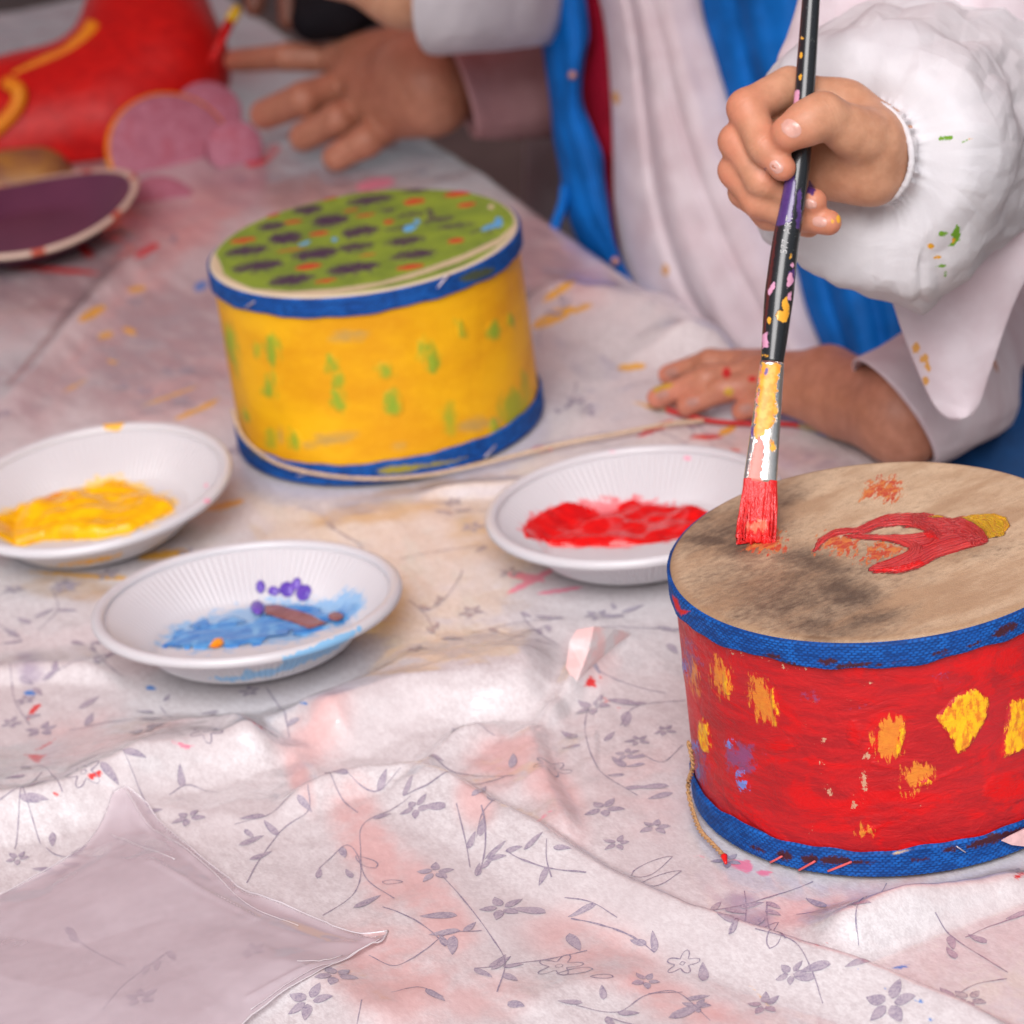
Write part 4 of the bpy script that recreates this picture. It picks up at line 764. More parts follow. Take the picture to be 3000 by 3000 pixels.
# ------------------------------------------------------------------ clear plastic sheet in the foreground
filmpx = [(-420, 2800), (0, 2632), (110, 2582), (215, 2535), (300, 2450), (345, 2400), (385, 2386), (440, 2398), (490, 2440), (560, 2510), (640, 2570), (700, 2622), (800, 2672), (900, 2702), (985, 2732), (1060, 2745), (1138, 2738), (1125, 2775), (1040, 2820), (930, 2900), (830, 2950), (740, 3002), (600, 3110), (420, 3300), (-500, 3300)]
fp = np.array([g2(*p) for p in filmpx]); pk = g2(385, 2395); r1 = g2(700, 2640); r2 = g2(1090, 2770)
def seg_d(x, y, a, b):
    q = np.stack([x, y], -1); ab = b-a; t = np.clip(((q-a)@ab)/(ab@ab), 0, 1); return np.linalg.norm(q-a-t[:, None]*ab, axis=1)
def filmz(x, y, d):
    q = np.column_stack([x, y, 0*x]); z = np.mean([np.clip(cz(x+a*.010, y+b*.010), 0, None) for a in (-2, -1, 0, 1, 2) for b in (-2, -1, 0, 1, 2)], 0)+.001; z = np.maximum(z, cz(x, y)-.0015)
    z = z+.0012+.0025*smooth01(d/.02)
    z += .004*np.exp(-(np.hypot(x-pk[0], y-pk[1])/.012)**2)
    for a, b, hh, w_ in [(pk, r1, .0012, .0016), (r1, r2, .0010, .0016), (g2(450, 2560), g2(760, 2730), .0008, .0012), (g2(740, 2960), g2(1100, 2790), .0010, .0014)]:
        z += hh*np.exp(-(seg_d(x, y, a, b)/w_)**2)
    return z+.0024*tri((x+y*.4)/.045, (y-x*.3)/.028, seed=9)+.0012*tri((x-y*.5)/.016, (y+x*.4)/.013, seed=12)*np.exp(-d/.02)+.0002*fbm(q*40+3, 2)
FV, FF = patch(fp, .0014, filmz)
M = Mat('clear_film'); M.set(Base_Color=(.66, .58, .63), Roughness=.10, Coat_Weight=1., Coat_Roughness=.03, Normal=M.bump(M.noise(30, 3, .5, dist=1), .12, .003))
tr = M.t.nodes.new('ShaderNodeBsdfTransparent'); tr.inputs[0].default_value = (.93, .88, .9, 1); mx = M.t.nodes.new('ShaderNodeMixShader')
M.put(mx.inputs[0], M.ramp(M.noise(22, 3), .3, .7, .40, .62)); M.t.links.new(tr.outputs[0], mx.inputs[1]); M.t.links.new(M.b.outputs[0], mx.inputs[2]); M.t.links.new(mx.outputs[0], M.t.nodes['Material Output'].inputs[0])
film = tag(obj('plastic_sheet', FV, FF, M.m), 'creased milky clear plastic sheet lying on the printed cloth', 'plastic sheet')
def on_film(P, up=.0006):
    P = np.asarray(P); k = np.array([np.argmin(((FV[:, :2]-p)**2).sum(1)) for p in P]); return np.column_stack([P, FV[k, 2]+up])
M = Mat('film_edge'); M.set(Base_Color=(.62, .57, .60), Roughness=.10, Coat_Weight=1., Coat_Roughness=.03); mfe = M.m
def strip(path, wd):
    P = np.asarray(path); L = np.r_[0, np.cumsum(np.linalg.norm(np.diff(P, axis=0), axis=1))]; q_ = np.linspace(0, L[-1], max(6, int(L[-1]/.002))); P = np.column_stack([np.interp(q_, L, P[:, 0]), np.interp(q_, L, P[:, 1])])
    V, F = tube(on_film(P), wd*(.6+.5*np.abs(vnoise(np.column_stack([q_*60, 0*q_+P[0, 0]*50, 0*q_])))), 6); return V, F
obj('sealed_edge', *strip(fp[1:17], .00042), mfe, film); obj('sealed_edge', *strip(fp[16:23], .00042), mfe, film)
for pts in ([(385, 2395), (450, 2450), (600, 2560), (740, 2690), (880, 2745)], [(740, 2990), (900, 2900), (1030, 2830), (1120, 2765)], [(330, 2470), (420, 2520), (520, 2555)], [(880, 2870), (960, 2855), (1010, 2830)]):
    obj('crease', *strip(catmull([g2(*p) for p in pts], 8), .00024), mfe, film)
# torn scrap of pink paper stuck to the red drum's lower band
sp = [on_drum(RD, *c8([q])[0], .002) for q in [(1815, 985), (1850, 965), (1932, 925), (2000, 900), (2000, 1010), (1932, 1015), (1870, 1008)]]
sv = np.array(sp+[p+np.array([-.0002, -.0006, .0001]) for p in sp]); k = len(sp)
tag(obj('paper_scrap', sv, [list(range(k))[::-1], list(range(k, 2*k))]+[[i, (i+1) % k, k+(i+1) % k, k+i] for i in range(k)], plain('pink_paper', (.72, .45, .45), .7), smooth=False), 'torn scrap of pink paper against the red drum', 'paper')

# ------------------------------------------------------------------ paintbrush
def bdep(y): return 1.3465+(1585-y)/1585*.03
baxis = np.array([D(2215, 1588, bdep(1588)), D(2227, 1413, bdep(1413)), D(2262, 1063, bdep(1063)), D(2297, 743, bdep(743)), D(2340, 478, bdep(478)), D(2376, 0, bdep(0)), D(2404, -420, bdep(-420))])
br = thing('paintbrush', 'flat brush with black handle and silver ferrule loaded with red paint', 'paintbrush', tuple(baxis[0]))
def bloft(pts, a, b, n=48, pw=1., cap=True):
    """sections a wide (across the picture) and b thick (along the view)"""
    P = np.asarray(pts); m = len(P); T = np.gradient(P, axis=0); T /= np.linalg.norm(T, axis=1, keepdims=True)
    A = np.cross(T, fw); A /= np.linalg.norm(A, axis=1, keepdims=True); B = np.cross(A, T)
    t = np.linspace(0, 2*np.pi, n, endpoint=False); ct, st_ = np.cos(t), np.sin(t)
    ct = np.sign(ct)*np.abs(ct)**pw; st_ = np.sign(st_)*np.abs(st_)**pw
    a = np.broadcast_to(a, (m,)); b = np.broadcast_to(b, (m,))
    V = (P[:, None]+a[:, None, None]*ct[None, :, None]*A[:, None]+b[:, None, None]*st_[None, :, None]*B[:, None]).reshape(-1, 3)
    F = gridF(m, n, True)
    if cap:
        V = np.vstack([V, P[0], P[-1]]); k = m*n
        F = np.vstack([F, [[(j+1) % n, j, k, k] for j in range(n)], [[(m-1)*n+j, (m-1)*n+(j+1) % n, k+1, k+1] for j in range(n)]])
        F = [list(dict.fromkeys(f)) for f in F.tolist()]
    return V, F
mm = 1.36/FPX
def lerp3(P, Q, n): return P+(Q-P)*np.linspace(0, 1, n)[:, None]
def qn(F): return np.array([f if len(f) == 4 else f+[f[2]] for f in F])
qb = crop(2050, 0, .8537)
# bristles, combed into clumps
Pb = lerp3(baxis[1]+(baxis[2]-baxis[1])*.02, baxis[0], 60); V, F = bloft(Pb, np.linspace(49, 54, 60)*mm, np.r_[np.linspace(17, 20, 40), np.linspace(20, 7, 20)]*mm, 220, .55)
tt_ = np.tile(np.linspace(0, 2*np.pi, 220, endpoint=False), 60); vv = np.repeat(np.linspace(0, 1, 60), 220); k = 60*220
gro = vnoise(np.column_stack([np.cos(tt_)*26, np.sin(tt_)*9, vv*1.3])); cen = np.repeat(Pb, 220, 0); V[:k] += (V[:k]-cen)*(.17*gro*smooth01(vv*2))[:, None]
V[:k][vv > .90] += (baxis[0]-baxis[1])*(.075*vnoise(np.column_stack([np.cos(tt_)*22, np.sin(tt_)*10, vv*0]))[vv > .90])[:, None]
M = Mat('bristles_with_red_paint'); n = M.noise(330, 4, .6, M.vec(1, 1, .12)); b = M.mix(M.ramp(n, .35, .65), (.56, .006, .008), (.74, .012, .012))
b, _ = M.layer(b, M.attr('mx'), M.mix(n, (.80, .24, .10), (.78, .12, .10)), 6, M.noise(520, 5, .75, M.vec(1, 1, .1)), .7, 2.6)
M.set(Base_Color=b, Roughness=.28, Normal=M.bump(n, .7, .002))
Nn = vnormals(V, qn(F)); Nn = Nn*np.sign(((V-np.vstack([cen, Pb[0], Pb[-1]]))*Nn).sum(1)+1e-9)[:, None]
obj('bristles', V, F, M.m, br, attrs=dict(mx=px_mask(V, Nn, [qb([(150, 1780), (200, 1765), (245, 1770), (255, 1830), (160, 1845), (140, 1830)])])))
# ferrule: flat at the bristles, round at the handle
Pf = lerp3(baxis[1], baxis[2], 40); u = np.linspace(0, 1, 40)
V, F = bloft(Pf, (49-14*u+1.2*np.exp(-((u-.93)/.015)**2)+1.2*np.exp(-((u-.86)/.015)**2))*mm, (18+15*u)*mm, 64, .8)
Nn = vnormals(V, qn(F)); cen = np.vstack([np.repeat(Pf, 64, 0), Pf[0], Pf[-1]]); Nn *= np.sign(((V-cen)*Nn).sum(1)+1e-9)[:, None]
M = Mat('ferrule_metal'); n = M.noise(500, 4, .65); b = (.80, .77, .74)
yb, f1 = M.layer(b, M.attr('yp'), M.mix(M.ramp(M.noise(300, 3), .4, .6), (.80, .30, .02), (.78, .42, .05)), 4.2, M.noise(380, 5, .7), .25, .35)
yb, f2 = M.layer(yb, M.attr('rp'), (.80, .22, .18), 2.5, n, .6, .4)
yb, f3 = M.layer(yb, M.attr('vp'), (.10, .05, .25), 1.2, n, .3, .1)
fm = M.math('MAXIMUM', M.math('MAXIMUM', f1, f2), f3)
M.set(Base_Color=yb, Metallic=M.ramp(fm, 0, 1, 1, 0), Roughness=M.ramp(fm, 0, 1, .2, .4), Normal=M.bump(M.math('ADD', fm, M.math('MULTIPLY', n, .3)), .5, .001))
obj('ferrule', V, F, M.m, br, attrs=dict(yp=px_mask(V, Nn, [qb([(208, 1245), (285, 1245), (275, 1300), (262, 1360), (265, 1420), (250, 1470), (225, 1480), (200, 1510), (182, 1500), (190, 1400), (200, 1320)]), qb(ell(250, 1530, 12, 25).tolist()), qb(ell(195, 1590, 10, 14).tolist())]),
    rp=px_mask(V, Nn, [qb([(160, 1660), (168, 1600), (185, 1530), (205, 1490), (225, 1540), (215, 1600), (212, 1660)]), qb([(205, 1245), (215, 1250), (200, 1400), (185, 1480), (190, 1380)])]), vp=px_mask(V, Nn, [qb(ell(228, 1275, 8, 14, 20).tolist()), qb(ell(180, 1480, 5, 25).tolist())])))
# handle
Ph = catmull(baxis[2:], 60); L = np.r_[0, np.cumsum(np.linalg.norm(np.diff(Ph, axis=0), axis=1))]; u = L/L[-1]
rh = np.interp(u, [0, .04, .13, .28, .5, .75, 1], [33, 37, 43, 38, 31, 26, 22])*mm
V, F = bloft(Ph, rh, rh, 72); Nn = vnormals(V, qn(F)); cen = np.vstack([np.repeat(Ph, 72, 0), Ph[0], Ph[-1]]); Nn *= np.sign(((V-cen)*Nn).sum(1)+1e-9)[:, None]
M = Mat('black_lacquer'); n = M.noise(450, 4, .7); b = M.mix(M.ramp(n, .62, .75), (.012, .014, .017), (.09, .10, .09))
b, _ = M.layer(b, M.attr('rs'), (.09, .012, .01), 1, n, .4, 0)
b, f1 = M.layer(b, M.attr('vp'), M.mix(n, (.035, .015, .11), (.11, .05, .22)), 1.4, n, .3, 0)
b, f2 = M.layer(b, M.attr('pp'), M.mix(n, (.72, .26, .34), (.66, .38, .62)), 1.3, n, .25, 0)
b, f3 = M.layer(b, M.attr('yp'), (.80, .38, .03), 1.3, n, .25, 0)
fm = M.math('MAXIMUM', M.math('MAXIMUM', f1, f2), f3)
M.set(Base_Color=b, Roughness=.24, Coat_Weight=.3, Normal=M.bump(fm, .6, .001))
hd = obj('handle', V, F, M.m, br, attrs=dict(
    rs=px_mask(V, Nn, [qb([(345, 0), (356, 0), (340, 200), (325, 320), (318, 320), (332, 150)]), qb([(262, 760), (270, 760), (240, 1000), (222, 1180), (214, 1180), (232, 960)])]),
    vp=px_mask(V, Nn, [qb([(275, 615), (325, 590), (330, 640), (315, 760), (258, 780), (265, 690)]), qb([(335, 660), (350, 640), (345, 790), (330, 780)]), qb(ell(315, 950, 12, 30, 10).tolist())]),
    pp=px_mask(V, Nn, [qb([(298, 950), (318, 930), (322, 970), (300, 990)]), qb([(232, 995), (255, 968), (262, 985), (240, 1015)]), qb([(300, 1010), (313, 1000), (315, 1030), (298, 1030)]), qb([(212, 1150), (230, 1140), (236, 1190), (215, 1195)]), qb(ell(318, 910, 5, 10).tolist()), qb(ell(330, 335, 12, 28, 10).tolist())]),
    yp=px_mask(V, Nn, [qb([(278, 1035), (300, 1015), (308, 1060), (300, 1100), (285, 1110), (262, 1095), (265, 1065), (285, 1065)]), qb(ell(312, 880, 5, 10).tolist()), qb(ell(238, 1100, 7, 12).tolist()), qb(ell(352, 130, 5, 6).tolist()), qb(ell(348, 190, 6, 12).tolist()), qb(ell(345, 265, 6, 10).tolist()), qb(ell(225, 1220, 12, 5).tolist())])))
# printed lettering, wrapped round the handle and reading upwards
def wrap_text(txt, px0, px1, hgt, side=0.):
    cu = bpy.data.curves.new('lettering', 'FONT'); cu.body = txt; cu.resolution_u = 3; to = bpy.data.objects.new('lettering', cu); sc.collection.objects.link(to)
    bpy.context.view_layer.update(); dg = bpy.context.evaluated_depsgraph_get(); me = bpy.data.meshes.new_from_object(to.evaluated_get(dg))
    sc.collection.objects.unlink(to); bpy.data.objects.remove(to)
    v = np.array([x.co[:] for x in me.vertices]); f = [list(p.vertices) for p in me.polygons]
    v[:, 0] = (v[:, 0]-v[:, 0].min())/np.ptp(v[:, 0]); ymid = (v[:, 1].max()+v[:, 1].min())/2; v[:, 1] = (v[:, 1]-ymid)/np.ptp(v[:, 1])*hgt
    a0 = D(*px0, bdep(px0[1])); a1 = D(*px1, bdep(px1[1])); c = a0+(a1-a0)*v[:, :1]
    T = (a1-a0)/np.linalg.norm(a1-a0); A = np.cross(T, fw); A /= np.linalg.norm(A); B = np.cross(A, T); B = -B if B@fw > 0 else B
    A = A if A@RT > 0 else -A
    iu = np.array([np.argmin(np.linalg.norm(Ph-q, axis=1)) for q in c]); r = rh[iu]+.00012
    c = Ph[iu]+((c-Ph[iu])@T)[:, None]*T                  # ride on the bent axis
    ang = side-v[:, 1]/r
    return obj('lettering', c+r[:, None]*(np.cos(ang)[:, None]*B+np.sin(ang)[:, None]*A), f, plain('worn_white_print', (.42, .42, .42), .5, .4, 900), hd, False)
wrap_text('577  ART', (2301, 752), (2314, 640), 20*mm, -.12)

# ------------------------------------------------------------------ people
def skin(name, a, b, red, extra=()):
    M = Mat(name); n = M.noise(130, 5, .6); fine = M.noise(900, 4, .6)
    c = M.mix(M.ramp(n, .3, .7), a, b); c = M.mix(M.math('MULTIPLY', M.attr('tip'), M.ramp(n, .2, .8, .5, 1)), c, red)
    for k, colr in extra: c, _ = M.layer(c, M.attr(k), colr, 1.4, M.noise(500, 4), .4, .1)
    M.set(Base_Color=c, Roughness=.46, Subsurface_Weight=.22, Subsurface_Scale=.005); M.put(M.b.inputs['Subsurface Radius'], (1, .32, .18))
    M.b.inputs['Specular IOR Level'].default_value = .4
    nb = M.bump(fine, .12, .0006); M.set(Normal=M.bump(M.vor(420), .10, .0006, nb)); return M.m
def tipness(V, pts, r):
    o = np.zeros(len(V))
    for p in pts: o = np.maximum(o, np.exp(-(np.linalg.norm(V-p, axis=1)/r)**2))
    return o
def finger(path, kin=.0035, kout=.0026): return (kin, kout, [(path[i][0], path[i+1][0], path[i][1], path[i+1][1]) for i in range(len(path)-1)])
def nail(V, N, cx, cy, rx, ry, a, parent, m):
    """nail plate laid on the finger, its margin sunk into the skin"""
    uv, z = proj(V); fc = ((V-CAM)*N).sum(1) < 0; uv, z = uv[fc], z[fc]
    a = R_(a); nr, nc = 9, 22; pts = []
    for i in range(nr):
        for j in range(nc):
            t = 2*np.pi*j/nc; s = i/(nr-1); x = rx*s*np.sign(math.cos(t))*abs(math.cos(t))**.8; y = ry*s*np.sign(math.sin(t))*abs(math.sin(t))**.8
            qx, qy = cx+x*math.cos(a)-y*math.sin(a), cy+x*math.sin(a)+y*math.cos(a)
            d = np.hypot(uv[:, 0]-qx, uv[:, 1]-qy); k = np.argsort(d)[:8]; k = k[z[k] < z[k].min()+.003]
            pts.append(D(qx, qy, z[k].mean()-.00045*(1-s**4)+.0002*s**6))
    P = np.array(pts); F = gridF(nr, nc, True); return obj('nail', P, F[:, ::-1], m, parent)
mt_nail = plain('nail', (.62, .33, .27), .25, .08, 200, Coat_Weight=.2); mt_nail2 = plain('nail_brown', (.42, .21, .17), .3, .08, 200)

# --- hand holding the brush
def H(x, y, off, r): return (D(x, y, bdep(y)+off), r*mm)
palm = (.010, 0, [(*[H(2315, 262, .016, 62)[0], H(2470, 325, .022, 80)[0]], 60*mm, 80*mm), (H(2470, 325, .022, 0)[0], H(2610, 420, .026, 0)[0], 82*mm, 92*mm), (H(2330, 350, .028, 0)[0], H(2500, 430, .024, 0)[0], 62*mm, 92*mm), (H(2370, 440, .034, 0)[0], H(2540, 490, .024, 0)[0], 60*mm, 92*mm),
         (H(2420, 530, .030, 0)[0], H(2555, 520, .024, 0)[0], 58*mm, 80*mm), (H(2545, 440, .020, 0)[0], H(2610, 440, .055, 0)[0], 112*mm, 112*mm), (H(2610, 440, .055, 0)[0], H(2800, 360, .16, 0)[0], 114*mm, 125*mm), (H(2560, 405, .008, 0)[0], H(2490, 385, -.002, 0)[0], 78*mm, 70*mm)])
fi = [finger([H(2312, 252, .014, 59.9), H(2188, 318, .004, 56.7), H(2240, 428, -.004, 49.2), H(2293, 492, -.006, 39.6)]),
      finger([H(2300, 340, .024, 55.6), H(2160, 415, .011, 53.5), H(2232, 530, .008, 47.1), H(2310, 572, .0115, 40.7), H(2385, 590, .0065, 38.5)]),
      finger([H(2310, 420, .030, 53.5), H(2156, 500, .019, 50.3), H(2222, 592, .016, 44.9), H(2320, 634, .016, 40.7), H(2428, 652, .009, 38.5)]),
      finger([H(2340, 480, .036, 47.1), H(2180, 562, .029, 44.9), H(2250, 632, .026, 39.6), H(2370, 662, .022, 35.3)]),
      finger([H(2520, 395, .001, 74.9), H(2410, 338, -.0125, 65.3), H(2365, 360, -.0145, 62.1), H(2312, 390, -.0135, 54.6)], .004, .004)]
V, F = sdf_body([palm]+fi, .00078, sm=3)
N = vnormals(V, F)
for (jx, jy, jo), (kx, ky, ko), sp in [((2410, 338, -.0125), (2365, 360, -.0145), 1.), ((2188, 318, .004), (2240, 428, -.004), .8), ((2240, 428, -.004), (2293, 492, -.006), .8), ((2160, 415, .011), (2232, 530, .008), .7), ((2232, 530, .008), (2310, 572, .0115), .6), ((2156, 500, .019), (2222, 592, .016), .7), ((2520, 395, .001), (2410, 338, -.0125), .7)]:
    J = H(jx, jy, jo, 0)[0]; T_ = H(kx, ky, ko, 0)[0]-J; T_ /= np.linalg.norm(T_); d_ = (V-J)@T_; rr_ = np.linalg.norm(V-J-d_[:, None]*T_, axis=1)
    wob_ = .0006*vnoise(V*260)
    for o_, dp in ((-.0022, .6), (-.0004, 1.), (.0016, .7)): V = V-N*(sp*dp*.00042*np.exp(-((d_+wob_-o_)/.00055)**2)*np.exp(-(rr_/.011)**4))[:, None]
N = vnormals(V, F)
tips = [H(2293, 500, -.006, 0)[0], H(2390, 592, .006, 0)[0], H(2430, 655, .009, 0)[0], H(2300, 400, -.013, 0)[0], H(2160, 330, .004, 0)[0], H(2140, 430, .011, 0)[0], H(2140, 520, .019, 0)[0], H(2200, 600, .02, 0)[0]]
ch = crop(2050, 0, .4917)
p2 = thing('person', 'person in white painting smock holding the brush over the red drum', 'person', tuple(D(3500, 2300, 2.0)))
hand = obj('body', V, F, skin('light_skin', (.48, .235, .138), (.57, .30, .185), (.58, .165, .095), [('vp', (.07, .02, .12)), ('yp', (.80, .42, .03))]), p2,
    attrs=dict(tip=.8*tipness(V, tips, .014), vp=px_mask(V, N, [ch([(620, 1050), (660, 1080), (690, 1130), (680, 1165), (620, 1150)]), ch(ell(388, 1008, 5, 9).tolist())]), yp=px_mask(V, N, [ch(ell(828, 1305, 16, 24, 10).tolist()), ch(ell(845, 1345, 6, 10).tolist()), ch(ell(790, 1320, 6, 14).tolist())])))
nail(V, N, 2318, 376, 34, 26, 38, hand, mt_nail); nail(V, N, 2275, 489, 24, 18, 45, hand, mt_nail); nail(V, N, 2374, 598, 22, 16, 20, hand, mt_nail); nail(V, N, 2402, 650, 24, 17, 10, hand, mt_nail)
# --- cloth goods
def fabric(name, a, b, rough=.75, trans=0., wv=900, stains=(), crease=.35):
    M = Mat(name); n = M.noise(30, 4); w_ = M.noise(wv, 4, .65); c = M.mix(M.ramp(n, .3, .7), a, b)
    for k, colr in stains: c, _ = M.layer(c, M.attr(k), colr, 1.6, M.noise(450, 4), .4, .1)
    M.set(Base_Color=c, Roughness=rough); M.b.inputs['Specular IOR Level'].default_value = .15
    if trans: M.set(Subsurface_Weight=trans, Subsurface_Scale=.01); M.put(M.b.inputs['Subsurface Radius'], (1, .75, .7))
    nb = M.bump(w_, .18, .0008); M.set(Normal=M.bump(M.noise(30, 3, .5, dist=.8), crease*.7, .006, nb))
    if trans:
        M.set(Subsurface_Weight=0.); t_ = M.t.nodes.new('ShaderNodeBsdfTranslucent'); M.put(t_.inputs[0], c); m_ = M.t.nodes.new('ShaderNodeMixShader'); m_.inputs[0].default_value = .28
        M.t.links.new(M.b.outputs[0], m_.inputs[1]); M.t.links.new(t_.outputs[0], m_.inputs[2]); M.t.links.new(m_.outputs[0], M.t.nodes['Material Output'].inputs[0])
    return M.m
def loft(secs, n=96, m=None, wr=0., seed=0., thick=.0012, pleat=None):
    """secs: (cx,cy,depth, half-length px, angle of the long axis deg, half-depth m, lean m): closed rings joined into a sleeve"""
    K = np.array(secs, float); k = np.linspace(0, len(K)-1, m or 14*(len(K)-1)+1)
    S = np.column_stack([np.array([np.interp(k, np.arange(len(K)), K[:, i])]).ravel() for i in range(7)])
    cs = catmull(K, 24); kk = np.linspace(0, len(cs)-1, len(S)); S = np.column_stack([np.interp(kk, np.arange(len(cs)), cs[:, i]) for i in range(7)])
    t = np.linspace(0, 2*np.pi, n, endpoint=False); R = []
    for i, (cx, cy, d, hl, an, hd_, ln) in enumerate(S):
        a = R_(an); e1 = RT*math.cos(a)-UP*math.sin(a); e2 = RT*math.sin(a)+UP*math.cos(a); r = hl*d/FPX
        q = D(cx, cy, d)+np.cos(t)[:, None]*e1*r-np.sin(t)[:, None]*fw*hd_+np.sin(t)[:, None]*e2*ln
        R.append(q)
    R = np.array(R); cen = R.mean(1, keepdims=True); dr = R-cen; dl = np.linalg.norm(dr, axis=2, keepdims=True); u = np.linspace(0, 1, len(S))[:, None, None]
    if pleat: dr = dr*(1+pleat[0]*np.exp(-(u/pleat[2])**2)*(np.sin(pleat[1]*t+2.5*np.sin(3*t)+3*np.sin(2*t))*(.6+.6*np.sin(7*t+1)))[None, :, None]*smooth01(u*30))
    if wr:
        tt2 = np.tile(t[None, :]/(2*np.pi), (len(S), 1)); ll = np.r_[0, np.cumsum(np.linalg.norm(np.diff(cen[:, 0], axis=0), axis=1)+np.abs(np.diff(dl.mean((1, 2)))))][:, None]+0*tt2
        tw = tt2+.012*vnoise(np.stack([np.cos(t)[None]*3+0*ll, np.sin(t)[None]*3+0*ll, ll*40], -1))
        k_ = wr*(.9*tri(tw*13, ll/.050, 13, int(seed))+.62*tri(tw*29, ll/.026, 29, int(seed)+2)+.20*tri(tw*61, ll/.013, 61, int(seed)+4))
        dr = dr*(1+k_[..., None]*smooth01(u*6+.05))
    out = (cen+dr); V = out.reshape(-1, 3); inn = (cen+dr*(1-thick/np.maximum(dl, .002))).reshape(-1, 3); M_ = len(S)
    F = gridF(M_, n, True); V2 = np.vstack([V, inn]); k0 = M_*n
    rim = np.array([[j, (j+1) % n, k0+(j+1) % n, k0+j] for j in range(n)])
    return V2, np.vstack([F, F[:, ::-1]+k0, rim[:, ::-1]])
def panel(L, Rr, dep, bulge=.02, nu=50, nv=90, folds=(), thick=.0025, wr=.0015, seed=0., crk=0.):
    L = catmull(L, 12); Rr = catmull(Rr, 12); i = np.linspace(0, 1, nv)
    li = np.column_stack([np.interp(i, np.linspace(0, 1, len(L)), L[:, k]) for k in (0, 1)]); ri = np.column_stack([np.interp(i, np.linspace(0, 1, len(Rr)), Rr[:, k]) for k in (0, 1)])
    u = np.linspace(0, 1, nu); P = np.zeros((nv, nu, 3)); N_ = np.zeros((nv, nu))
    for a in range(nv):
        for b in range(nu):
            x, y = li[a]+(ri[a]-li[a])*u[b]; d = dep(x, y)-bulge*math.sin(np.pi*u[b])**.8
            for f in folds: d -= f[1]*math.exp(-((u[b]-f[0]-f[3]*(i[a]-.5))/f[2])**2)
            P[a, b] = D(x, y, d)
    P += (wr*fbm(P*30+seed, 3)+crk*(tri((P@RT)/.045+(P@UP)/.09, (P@UP)/.035, seed=int(seed))+.5*tri((P@RT)/.02, (P@UP)/.017+(P@RT)/.05, seed=int(seed)+3))*.6)[..., None]*(-fw)
    V = P.reshape(-1, 3); F = gridF(nv, nu); k0 = nu*nv; B = V+fw*thick
    bd = [j for j in range(nu)]+[a*nu+nu-1 for a in range(1, nv)]+[(nv-1)*nu+j for j in range(nu-2, -1, -1)]+[a*nu for a in range(nv-2, 0, -1)]
    rim = np.array([[bd[j], bd[(j+1) % len(bd)], k0+bd[(j+1) % len(bd)], k0+bd[j]] for j in range(len(bd))])
    return np.vstack([V, B]), np.vstack([F[:, ::-1], F+k0, rim])
def marks(V, F, d): return {k: px_mask(V, CAM-V, p) for k, p in d.items()}
msm = fabric('white_smock', (.75, .735, .765), (.83, .815, .84), .8, .12, 900, [('gp', (.20, .42, .04)), ('op', (.85, .42, .03))])
msl = fabric('pink_tinged_smock', (.76, .64, .68), (.86, .78, .82), .8, .12, 900, [('gp', (.20, .42, .04)), ('op', (.80, .42, .12))])
# brush arm: gathered cuff, ballooning sleeve
gm = {'gp': [ch(ell(1465, 822, 40, 16, -5).tolist()), ch(ell(1580, 840, 20, 10, -20).tolist()), ch(ell(1450, 1390, 24, 18, -20).tolist()), ch([(1500, 1400), (1530, 1340), (1550, 1345), (1550, 1430), (1510, 1470), (1470, 1470), (1515, 1440)]), ch(ell(1440, 1585, 35, 6, -5).tolist()), ch(ell(1463, 1635, 8, 16).tolist())],
      'op': [ch(ell(1375, 1468, 20, 20).tolist()), ch(ell(1412, 1535, 24, 12).tolist()), ch(ell(1512, 1430, 8, 14).tolist()), ch(ell(1615, 828, 16, 6).tolist()), ell(2683, 1020, 12, 16), ell(2708, 1050, 12, 16, 30), ell(2712, 1115, 10, 14), ell(2718, 1075, 8, 16, -30)]}
V, F = loft([(2572, 446, 1.394, 140, 76, .017, .0125), (2580, 446, 1.397, 150, 76, .018, .0135), (2590, 450, 1.402, 168, 76, .019, .016), (2590, 462, 1.402, 275, 78, .024, .036), (2575, 474, 1.422, 398, 80, .020, .058), (2625, 440, 1.46, 418, 80, .020, .061), (2760, 370, 1.52, 430, 84, .022, .062), (3000, 250, 1.60, 450, 88, .03, .062), (3400, 50, 1.75, 480, 90, .04, .06)], 480, 360, .072, 3., pleat=(.08, 31, .2))
uv, _ = proj(V); dr = np.exp(-(((uv[:, 0]-2735)/90)**2+((uv[:, 1]-900)/120)**2)); V = V-UP[None]*(.010*dr)[:, None]
obj('smock_sleeve', V, F, msm, p2, attrs=marks(V, F, gm))
t = np.linspace(0, 2*np.pi, 120, endpoint=False); cu = np.array([D(2570, 446, 1.392)+math.cos(a)*(RT*math.cos(R_(76))-UP*math.sin(R_(76)))*(142*1.39/FPX)-math.sin(a)*fw*.0172+math.sin(a)*(RT*math.sin(R_(76))+UP*math.cos(R_(76)))*.0127 for a in t])
cu = np.vstack([cu, cu[:1]]); V, F = tube(cu, .0015*(1+.2*vnoise(np.column_stack([np.r_[np.arange(120), 0]*.9, np.zeros(121), np.zeros(121)]))), 8, False); obj('elastic_cuff', V, qn(F), msm, p2, attrs=dict(gp=np.full(len(V), -8.), op=np.full(len(V), -8.)))
